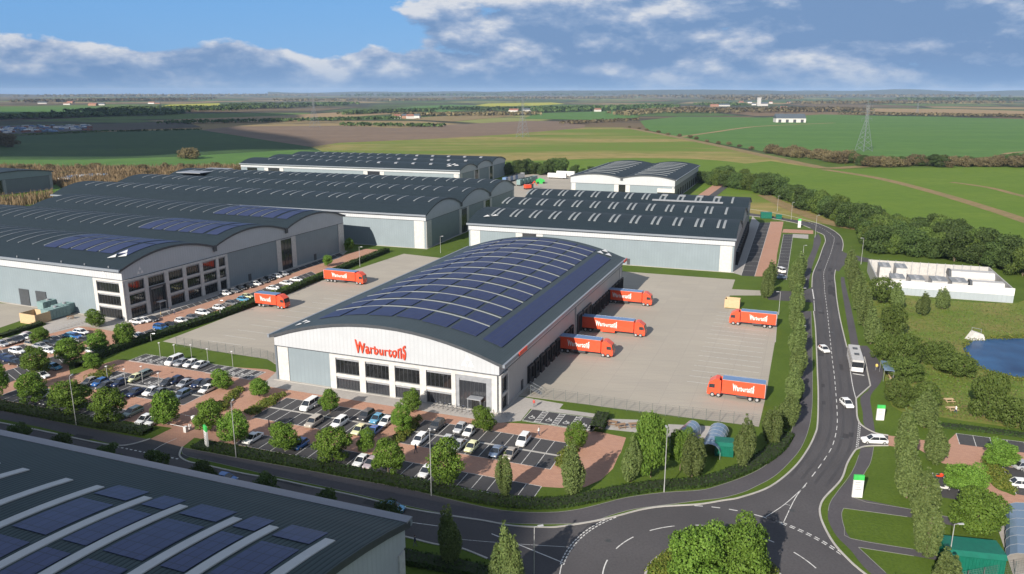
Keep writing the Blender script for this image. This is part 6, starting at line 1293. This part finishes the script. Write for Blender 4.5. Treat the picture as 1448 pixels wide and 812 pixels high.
# pylons
def pylon(px, top_y, label, rz=.4):
    g = gp(*px); dist = g.y * math.cos(PITCH) + CAMZ * math.sin(PITCH); H = (px[1] - top_y) * dist / F; e = empty('electricity_pylon', g, rz, label, 'pylon', 'electricity pylons'); r = max(.16, dist / F * .07)
    hw = lambda z: H * (.095 * (1 - z / (H * .62)) + .025) if z < H * .62 else H * .022
    for sx in (-1, 1):
        for sy in (-1, 1):
            b = MB(); zs = [0, H * .2, H * .4, H * .62, H * .97]
            for z0, z1 in zip(zs, zs[1:]): b.tube((sx * hw(z0), sy * hw(z0), z0), (sx * hw(z1), sy * hw(z1), z1), r, n=4, m='pylon_steel')
            b.build('leg', e)
    b = MB(); zs = [H * q for q in (0, .12, .23, .33, .42, .5, .57, .64, .7, .76, .82, .88, .94)]
    for z0, z1 in zip(zs, zs[1:]):
        for a, c in (((-1, -1), (1, -1)), ((1, -1), (1, 1)), ((1, 1), (-1, 1)), ((-1, 1), (-1, -1))):
            b.tube((a[0] * hw(z0), a[1] * hw(z0), z0), (c[0] * hw(z1), c[1] * hw(z1), z1), r * .6, n=3, m='pylon_steel'); b.tube((c[0] * hw(z0), c[1] * hw(z0), z0), (a[0] * hw(z1), a[1] * hw(z1), z1), r * .6, n=3, m='pylon_steel')
    b.build('lattice', e)
    for z, l in ((H * .66, .14), (H * .79, .19), (H * .92, .12)):
        b = MB()
        for s in (-1, 1): b.tube((s * hw(z), 0, z), (s * H * l, 0, z + .2), r * .9, n=4, m='pylon_steel'); b.tube((s * hw(z), 0, z + H * .045), (s * H * l, 0, z + .2), r * .7, n=4, m='pylon_steel'); b.tube((s * H * l, 0, z), (s * H * l, 0, z - H * .05), r * .6, n=4, m='pylon_steel')
        b.build('cross_arm', e)
    b = MB(); b.tube((0, 0, H * .95), (0, 0, H), r, n=4, m='pylon_steel'); b.build('peak', e); return e
pylon((1221, 214), 146, 'nearest lattice pylon, rising behind the scrub hedge on the right'); pylon((739, 194), 139, 'faint lattice pylon in the golden field at the centre', .8); pylon((445, 180), 134, 'thin distant pylon at the edge of the ploughed field', .8); pylon((1297, 160), 146, 'small distant pylon right of the nearest one', .6); pylon((228, 163), 148, 'tiny distant pylon left of the ploughed field', .8)
# far buildings
def house(px, ln, wd, h, rz, label, wall='render_white', roof='tile_red', cat='house', group=None):
    e = empty('house', gp(*px), rz, label, cat, group); b = MB(); b.box(-ln / 2, ln / 2, -wd / 2, wd / 2, 0, h, wall); b.build('wall', e); b = MB(); b.prismx([(-wd / 2 - .4, h), (wd / 2 + .4, h), (0, h + wd * .35)], -ln / 2, ln / 2, roof); b.build('roof', e); return e
vil = [(1012, 148, 40), (1020, 147.6, 30), (1032, 147, 26), (1048, 145.5, 24), (1060, 146, 22), (1108, 155, 24), (1115, 146, 20), (1090, 146.5, 18), (1066, 149, 20), (1010, 151, 34), (1024, 150.5, 46), (562, 168, 14), (572, 167.5, 12), (580, 168, 16), (590, 167.5, 14), (132, 149.5, 46), (140, 149, 50), (215, 147, 36), (222, 147, 30), (727, 159, 30), (745, 158, 24), (760, 157, 30), (236, 158, 22), (845, 158, 20), (1240, 144, 40), (1380, 142, 90), (1372, 141.5, 70), (100, 146, 40), (60, 147, 40), (95, 148.5, 30)]
for i, (x, y, l) in enumerate(vil): house((x, y), l, 11 + l * .1, 6, random.uniform(-.4, .4), 'tiny pale building among the distant fields and trees', 'render_white' if i % 3 else 'brick_wall', 'tile_red' if i % 2 else 'slate', 'building', 'distant village buildings')
e = empty('church', gp(1073, 150), .2, 'distant church with a square tower above the village trees', 'church'); b = MB(); b.box(-6, 6, -6, 6, 0, 34, 'render_white'); b.box(-7, 7, -7, 7, 34, 36, 'render_white'); b.build('tower', e); b = MB(); b.box(6, 40, -7, 7, 0, 10, 'render_white'); b.build('nave', e); b = MB(); b.prismx([(-8, 10), (8, 10), (0, 17)], 6, 40, 'slate'); b.build('roof', e)
# scattered vehicles of the storage park at the far left and of the far lorry park
rr = random.Random(3)
for i in range(150):
    x = rr.uniform(-40, 128); y = 178 + rr.uniform(0, 1) * (9.5 if x < 90 else 7) + max(0, (60 - x)) * .03
    e = empty('parked_caravan', gp(x, y), rr.uniform(0, PI), 'one of the many pale vehicles in the distant storage park at the left', 'caravan', 'distant storage park vehicles'); b = MB(); l = rr.uniform(7, 13); h = rr.uniform(2.4, 3.2)
    c = rr.choice(['decal_white', 'decal_white', 'plant_grey', 'blue_top', 'glass_blue', 'tile_red']); b.prism([(-l / 2, .4), (l / 2, .4), (l / 2, h * .7), (l / 2 - .8, h), (-l / 2, h)], -1.8, 1.8, c); b.build('body', e)
sheet('storage_park', W([(-60, 179), (60, 177), (110, 177), (135, 184), (60, 188), (-60, 192)]), .14, 'asphalt')
def trailer(px, ln, rz, c, label, h=3.9, cat='trailer', name='parked_trailer'):
    e = empty(name, gp(*px), rz, label, cat, 'trailers and vans far behind'); b = MB(); b.box(-ln / 2, ln / 2, -1.27, 1.27, 1.0, h, c); b.build('body', e); b = MB()
    for x in (-ln / 2 + 1.5, -ln / 2 + 2.8, ln / 2 - 1.8):
        for s in (-1, 1): b.tube((x, s * 1.2 - .15, .5), (x, s * 1.2 + .15, .5), .5, n=10, m='tyre')
    b.build('wheels', e)
    b = MB(); b.box(-ln / 2, ln / 2, -.4, .4, .7, 1.0, 'truck_dark'); b.build('chassis', e)
for i in range(6): trailer((718 + i * 3.4, 258 - i * .9), 13.6, DA - .05 * 0, 'decal_white' if i % 2 else 'blue_top', 'pale trailer in the row right of the rear warehouse, %s from the left' % ORD[i])
for i in range(4): trailer((738 + i * 5.0, 262 - i * 1.2), 13.6, DA, 'tank_green', 'grey trailer in the block of four at the far lorry park, %s from the left' % ORD[i], 4.2)
trailer((788, 253), 13.6, WBT, 'decal_white', 'white trailer at the right of the far lorry park, nearer one', 4.0); trailer((800, 250), 13.6, WBT, 'decal_white', 'white trailer at the right of the far lorry park, farther one', 4.0)
for i, (x, y, c) in enumerate([(100, 257, 'glass_blue'), (106, 255, 'blue_top'), (112, 254, 'decal_white'), (120, 254.5, 'decal_white'), (127, 253, 'blue_top'), (133, 253.5, 'glass_blue'), (140, 253, 'decal_white'), (147, 252.5, 'glass_blue'), (92, 259, 'decal_white')]): trailer((x, y), 9, .4 + i * .3, c, 'van or trailer between the reeds and the longest roof, %s from the left' % ORD[i], 3.4)
e = empty('excavator', gp(748, 268), .5, 'red and orange machine standing in the far yard', 'machine'); b = MB(); b.box(-3, 3, -1.4, 1.4, 0, 1.0, 'tyre'); b.build('tracks', e); b = MB(); b.box(-3, 1, -1.4, 1.4, 1, 3.2, 'truck_red'); b.box(1, 2.6, -1.2, 0, 1, 3.6, 'glass_tint'); b.build('body', e); b = MB(); b.tube((1.5, .6, 2), (4.5, .6, 5), .3, n=6, m='truck_red'); b.tube((4.5, .6, 5), (6.5, .6, 2), .25, n=6, m='truck_red'); b.build('boom', e)
e = empty('green_machine', gp(764, 260), .2, 'green machine standing in the far yard', 'machine'); b = MB(); b.prism([(-3, 0), (3, 0), (2.6, 2.8), (0, 3.8), (-2.8, 2.6)], -1.5, 1.5, 'sign_green'); b.build('body', e); b = MB(); b.tube((-2, -1.7, .8), (-2, 1.7, .8), .8, n=12, m='tyre'); b.tube((2, -1.7, .8), (2, 1.7, .8), .8, n=12, m='tyre'); b.build('wheels', e)
e = empty('outfall', gp(1379, 480), 0, 'white concrete outfall at the far bank of the pond', 'outfall'); b = MB(); b.prism([(-2.2, 0), (2.2, 0), (1.4, 1.5), (-.8, 2.2)], -.8, .8, 'render_white'); b.build('headwall', e); b = MB(); b.tube((-1.2, 0, 2), (-1.2, 0, 3.2), .05, m='steel'); b.tube((1.2, 0, 1.5), (1.2, 0, 2.7), .05, m='steel'); b.tube((-1.2, 0, 3.1), (1.2, 0, 2.6), .05, m='steel'); b.build('railing', e)

# ------------------------------------------------------------------ clouds overhead (added out of frame to cast shade), camera, light
SEL, SAZ = math.radians(27.0), math.radians(31.0)      # sun height; compass direction the shadows point to
SD = Vector((math.sin(SAZ) * math.cos(SEL), math.cos(SAZ) * math.cos(SEL), -math.sin(SEL)))
CLM = NT('shade_cloud_white'); CLM.col((.8, .8, .8)); CLM.set(.95, 0, 0); M['shade_cloud_white'] = CLM.m
def shade_cloud(px, alt, thick, label):  # added unseen; outline follows the wanted shadow, sheared along the sun
    P = smooth_line([p for p in W(px)] + [gp(*px[0]).xy], 4)[:-1]; n = len(P); c = sum(P, Vector((0, 0))) / n; b = MB(); rings = []
    rnd2 = random.Random(int(abs(px[0][0]) + alt))
    for k, (s, z) in enumerate(((.0, -.1), (.7, -.15), (1.0, 0), (.85, .5), (.5, .9), (0, 1))):
        ring = []
        for p in P:
            zz_ = alt + thick * (z + (rnd2.uniform(-.15, .15) if 0 < k < 5 and k != 2 else 0)); off = -SD * (zz_ / math.sin(SEL))
            ring.append((c.x + (p.x - c.x) * s + off.x, c.y + (p.y - c.y) * s + off.y, zz_))
        rings.append(ring)
    loft(b, rings, 'shade_cloud_white'); o = b.build('shade_cloud', smooth=True); tag(o, label, 'shade_cloud'); return o
shade_cloud([(-700, 500), (-200, 537), (60, 574), (205, 603), (300, 625), (420, 650), (560, 676), (700, 698), (768, 708), (776, 722), (762, 746), (738, 800), (715, 900), (300, 1300), (-300, 1000), (-1500, 700)], 330, 60, 'low grey cloud added overhead, outside the view, to shade the foreground')
shade_cloud([(-700, 230), (-300, 222), (60, 222), (200, 221), (330, 212), (450, 210), (430, 195), (330, 180), (400, 172), (420, 162), (300, 158), (100, 158), (-300, 160), (-900, 170)], 900, 160, 'largest high cloud added outside the view to shade the left hand fields')
cam = bpy.data.cameras.new('camera'); co = bpy.data.objects.new('camera', cam); COL.objects.link(co); S.camera = co
cam.sensor_width = 36; cam.lens = 36 * F / 1448; cam.clip_start = .5; cam.clip_end = 120000; co.location = (0, 0, CAMZ); co.rotation_euler = (PI / 2 - PITCH, 0, 0)
sun = bpy.data.lights.new('sun', 'SUN'); sun.energy = 4.4; sun.angle = math.radians(.5); sun.color = (1, .925, .82); so = bpy.data.objects.new('sun', sun); COL.objects.link(so); so.rotation_euler = SD.to_track_quat('-Z', 'Y').to_euler()
w = bpy.data.worlds.new('World'); S.world = w; w.use_nodes = True; nt = w.node_tree; nn = nt.nodes; bg = nn['Background']
sky = nn.new('ShaderNodeTexSky'); sky.sky_type = 'NISHITA'; sky.sun_disc = False; sky.sun_elevation = SEL; sky.sun_rotation = SAZ + PI; sky.altitude = 60; sky.air_density = 1.0; sky.dust_density = .6; sky.ozone_density = 1.6
def N(t, **k):
    n = nn.new(t)
    for a, v in k.items(): setattr(n, a, v)
    return n
def Mth(op, a, b=0.0, clamp=False):
    m = N('ShaderNodeMath', operation=op); m.use_clamp = clamp
    for s_, v in ((m.inputs[0], a), (m.inputs[1], b)):
        if isinstance(v, (int, float)): s_.default_value = v
        else: nt.links.new(v, s_)
    return m.outputs[0]
tc = N('ShaderNodeTexCoord'); sep = N('ShaderNodeSeparateXYZ'); nt.links.new(tc.outputs['Generated'], sep.inputs[0])
# direction -> point on a deck of clouds above (x/z, y/z), kept finite near the horizon
zc = Mth('MAXIMUM', sep.outputs['Z'], 0.0); zz = Mth('ADD', zc, .075)
cb = N('ShaderNodeCombineXYZ'); nt.links.new(Mth('DIVIDE', sep.outputs['X'], zz), cb.inputs[0]); nt.links.new(Mth('DIVIDE', sep.outputs['Y'], zz), cb.inputs[1]); nt.links.new(Mth('MULTIPLY', sep.outputs['Z'], 14.0), cb.inputs[2])
def NZ(vec, scale, det, rough, off=(0, 0, 0), dist=0.0):
    mp = N('ShaderNodeMapping'); mp.inputs['Location'].default_value = off; nt.links.new(vec, mp.inputs[0]); n = N('ShaderNodeTexNoise'); n.inputs['Scale'].default_value = scale; n.inputs['Detail'].default_value = det; n.inputs['Roughness'].default_value = rough; n.inputs['Distortion'].default_value = dist; nt.links.new(mp.outputs[0], n.inputs['Vector']); return n.outputs['Fac']
def RP(f, stops):
    r = N('ShaderNodeValToRGB'); e = r.color_ramp.elements
    while len(e) < len(stops): e.new(.5)
    for i, (p, c) in enumerate(stops): e[i].position = p; e[i].color = (c, c, c, 1) if isinstance(c, (int, float)) else (*c, 1)
    nt.links.new(f, r.inputs[0]); return r.outputs[0]
def MX(f, a, b):
    m = N('ShaderNodeMix', data_type='RGBA')
    for s_, v in ((m.inputs[0], f), (m.inputs[6], a), (m.inputs[7], b)):
        if isinstance(v, tuple): s_.default_value = (*v, 1)
        elif isinstance(v, (int, float)): s_.default_value = v
        else: nt.links.new(v, s_)
    return m.outputs[2]
mp0 = N('ShaderNodeMapping'); mp0.inputs['Scale'].default_value = (1, 1, 2.3); nt.links.new(tc.outputs['Generated'], mp0.inputs[0]); P_ = mp0.outputs[0]
dn = NZ(P_, 6.3, 11, .57, (.3, 1.7, .2), .1)
up = NZ(P_, 6.3, 11, .57, (.3, 1.7, .2 + .034), .1)
wis = NZ(P_, 2.0, 3, .5, (4.3, 1.7, .2))
X_, Z_ = sep.outputs['X'], sep.outputs['Z']
right = Mth('MULTIPLY', Mth('ADD', X_, .12), 1.3, False)
right = Mth('MINIMUM', Mth('MAXIMUM', right, -.16), .16)
low = Mth('MINIMUM', Mth('MAXIMUM', Mth('MULTIPLY', Mth('SUBTRACT', .053, Z_), 9.0), -.14), .16)
bias = Mth('MAXIMUM', right, low)
fine = NZ(P_, 17.0, 6, .6, (1.3, .7, .9), .1)
cov0 = Mth('ADD', Mth('ADD', Mth('ADD', Mth('MULTIPLY', dn, .86), Mth('MULTIPLY', fine, .14)), Mth('MULTIPLY', bias, 1.0)), Mth('MULTIPLY', Mth('SUBTRACT', wis, .5), .35))
cover = RP(cov0, [(.48, 0.0), (.525, 1.0)])
K = Mth('ADD', Mth('MULTIPLY', Mth('SUBTRACT', dn, up), 4.0), Mth('MULTIPLY', Mth('SUBTRACT', .62, cov0), .9))
topb = Mth('MULTIPLY', Mth('MAXIMUM', Mth('SUBTRACT', Z_, .075), 0.0), 6.0)
shade = RP(Mth('ADD', Mth('ADD', K, .385), topb), [(.20, (1.20, 2.00, 3.45)), (.40, (1.75, 2.50, 3.85)), (.58, (2.8, 3.35, 4.4)), (.82, (4.7, 4.85, 5.2))])
base = MX(.85, sky.outputs[0], (.78, 2.35, 5.0))
c1 = MX(Mth('MULTIPLY', cover, .95), base, shade)
hz = RP(Z_, [(.0, 1.0), (.018, .55), (.04, .0)])
c2 = MX(Mth('MULTIPLY', hz, .75), c1, (1.20, 2.25, 4.0))
fill = RP(Z_, [(.14, 0.0), (.35, 1.0)])
c2 = MX(fill, c2, (2.2, 2.7, 3.6))
nt.links.new(c2, bg.inputs['Color']); bg.inputs['Strength'].default_value = .08
S.view_settings.view_transform = 'Standard'; S.view_settings.look = 'None'; S.view_settings.gamma = 1; S.view_settings.use_curve_mapping = False; S.view_settings.exposure = 0.9
hz_m = bpy.data.materials.new('haze_air'); hz_m.use_nodes = True; hn = hz_m.node_tree; hn.nodes.remove(hn.nodes['Principled BSDF']); pv = hn.nodes.new('ShaderNodeVolumePrincipled'); pv.inputs['Color'].default_value = (.55, .74, 1, 1); pv.inputs['Density'].default_value = .00004; pv.inputs['Anisotropy'].default_value = 0; hn.links.new(pv.outputs[0], hn.nodes['Material Output'].inputs['Volume']); M['haze_air'] = hz_m
hb = MB(); hb.box(-20000, 20000, -20000, 20000, -1.3, 135, 'haze_air'); hz_o = hb.build('haze'); tag(hz_o, kind='stuff')
S.cycles.use_denoising = True; S.cycles.max_bounces = 4; S.cycles.diffuse_bounces = 2; S.cycles.glossy_bounces = 2; S.cycles.transmission_bounces = 2; S.cycles.transparent_max_bounces = 6; S.cycles.volume_bounces = 0; S.cycles.caustics_reflective = False; S.cycles.caustics_refractive = False
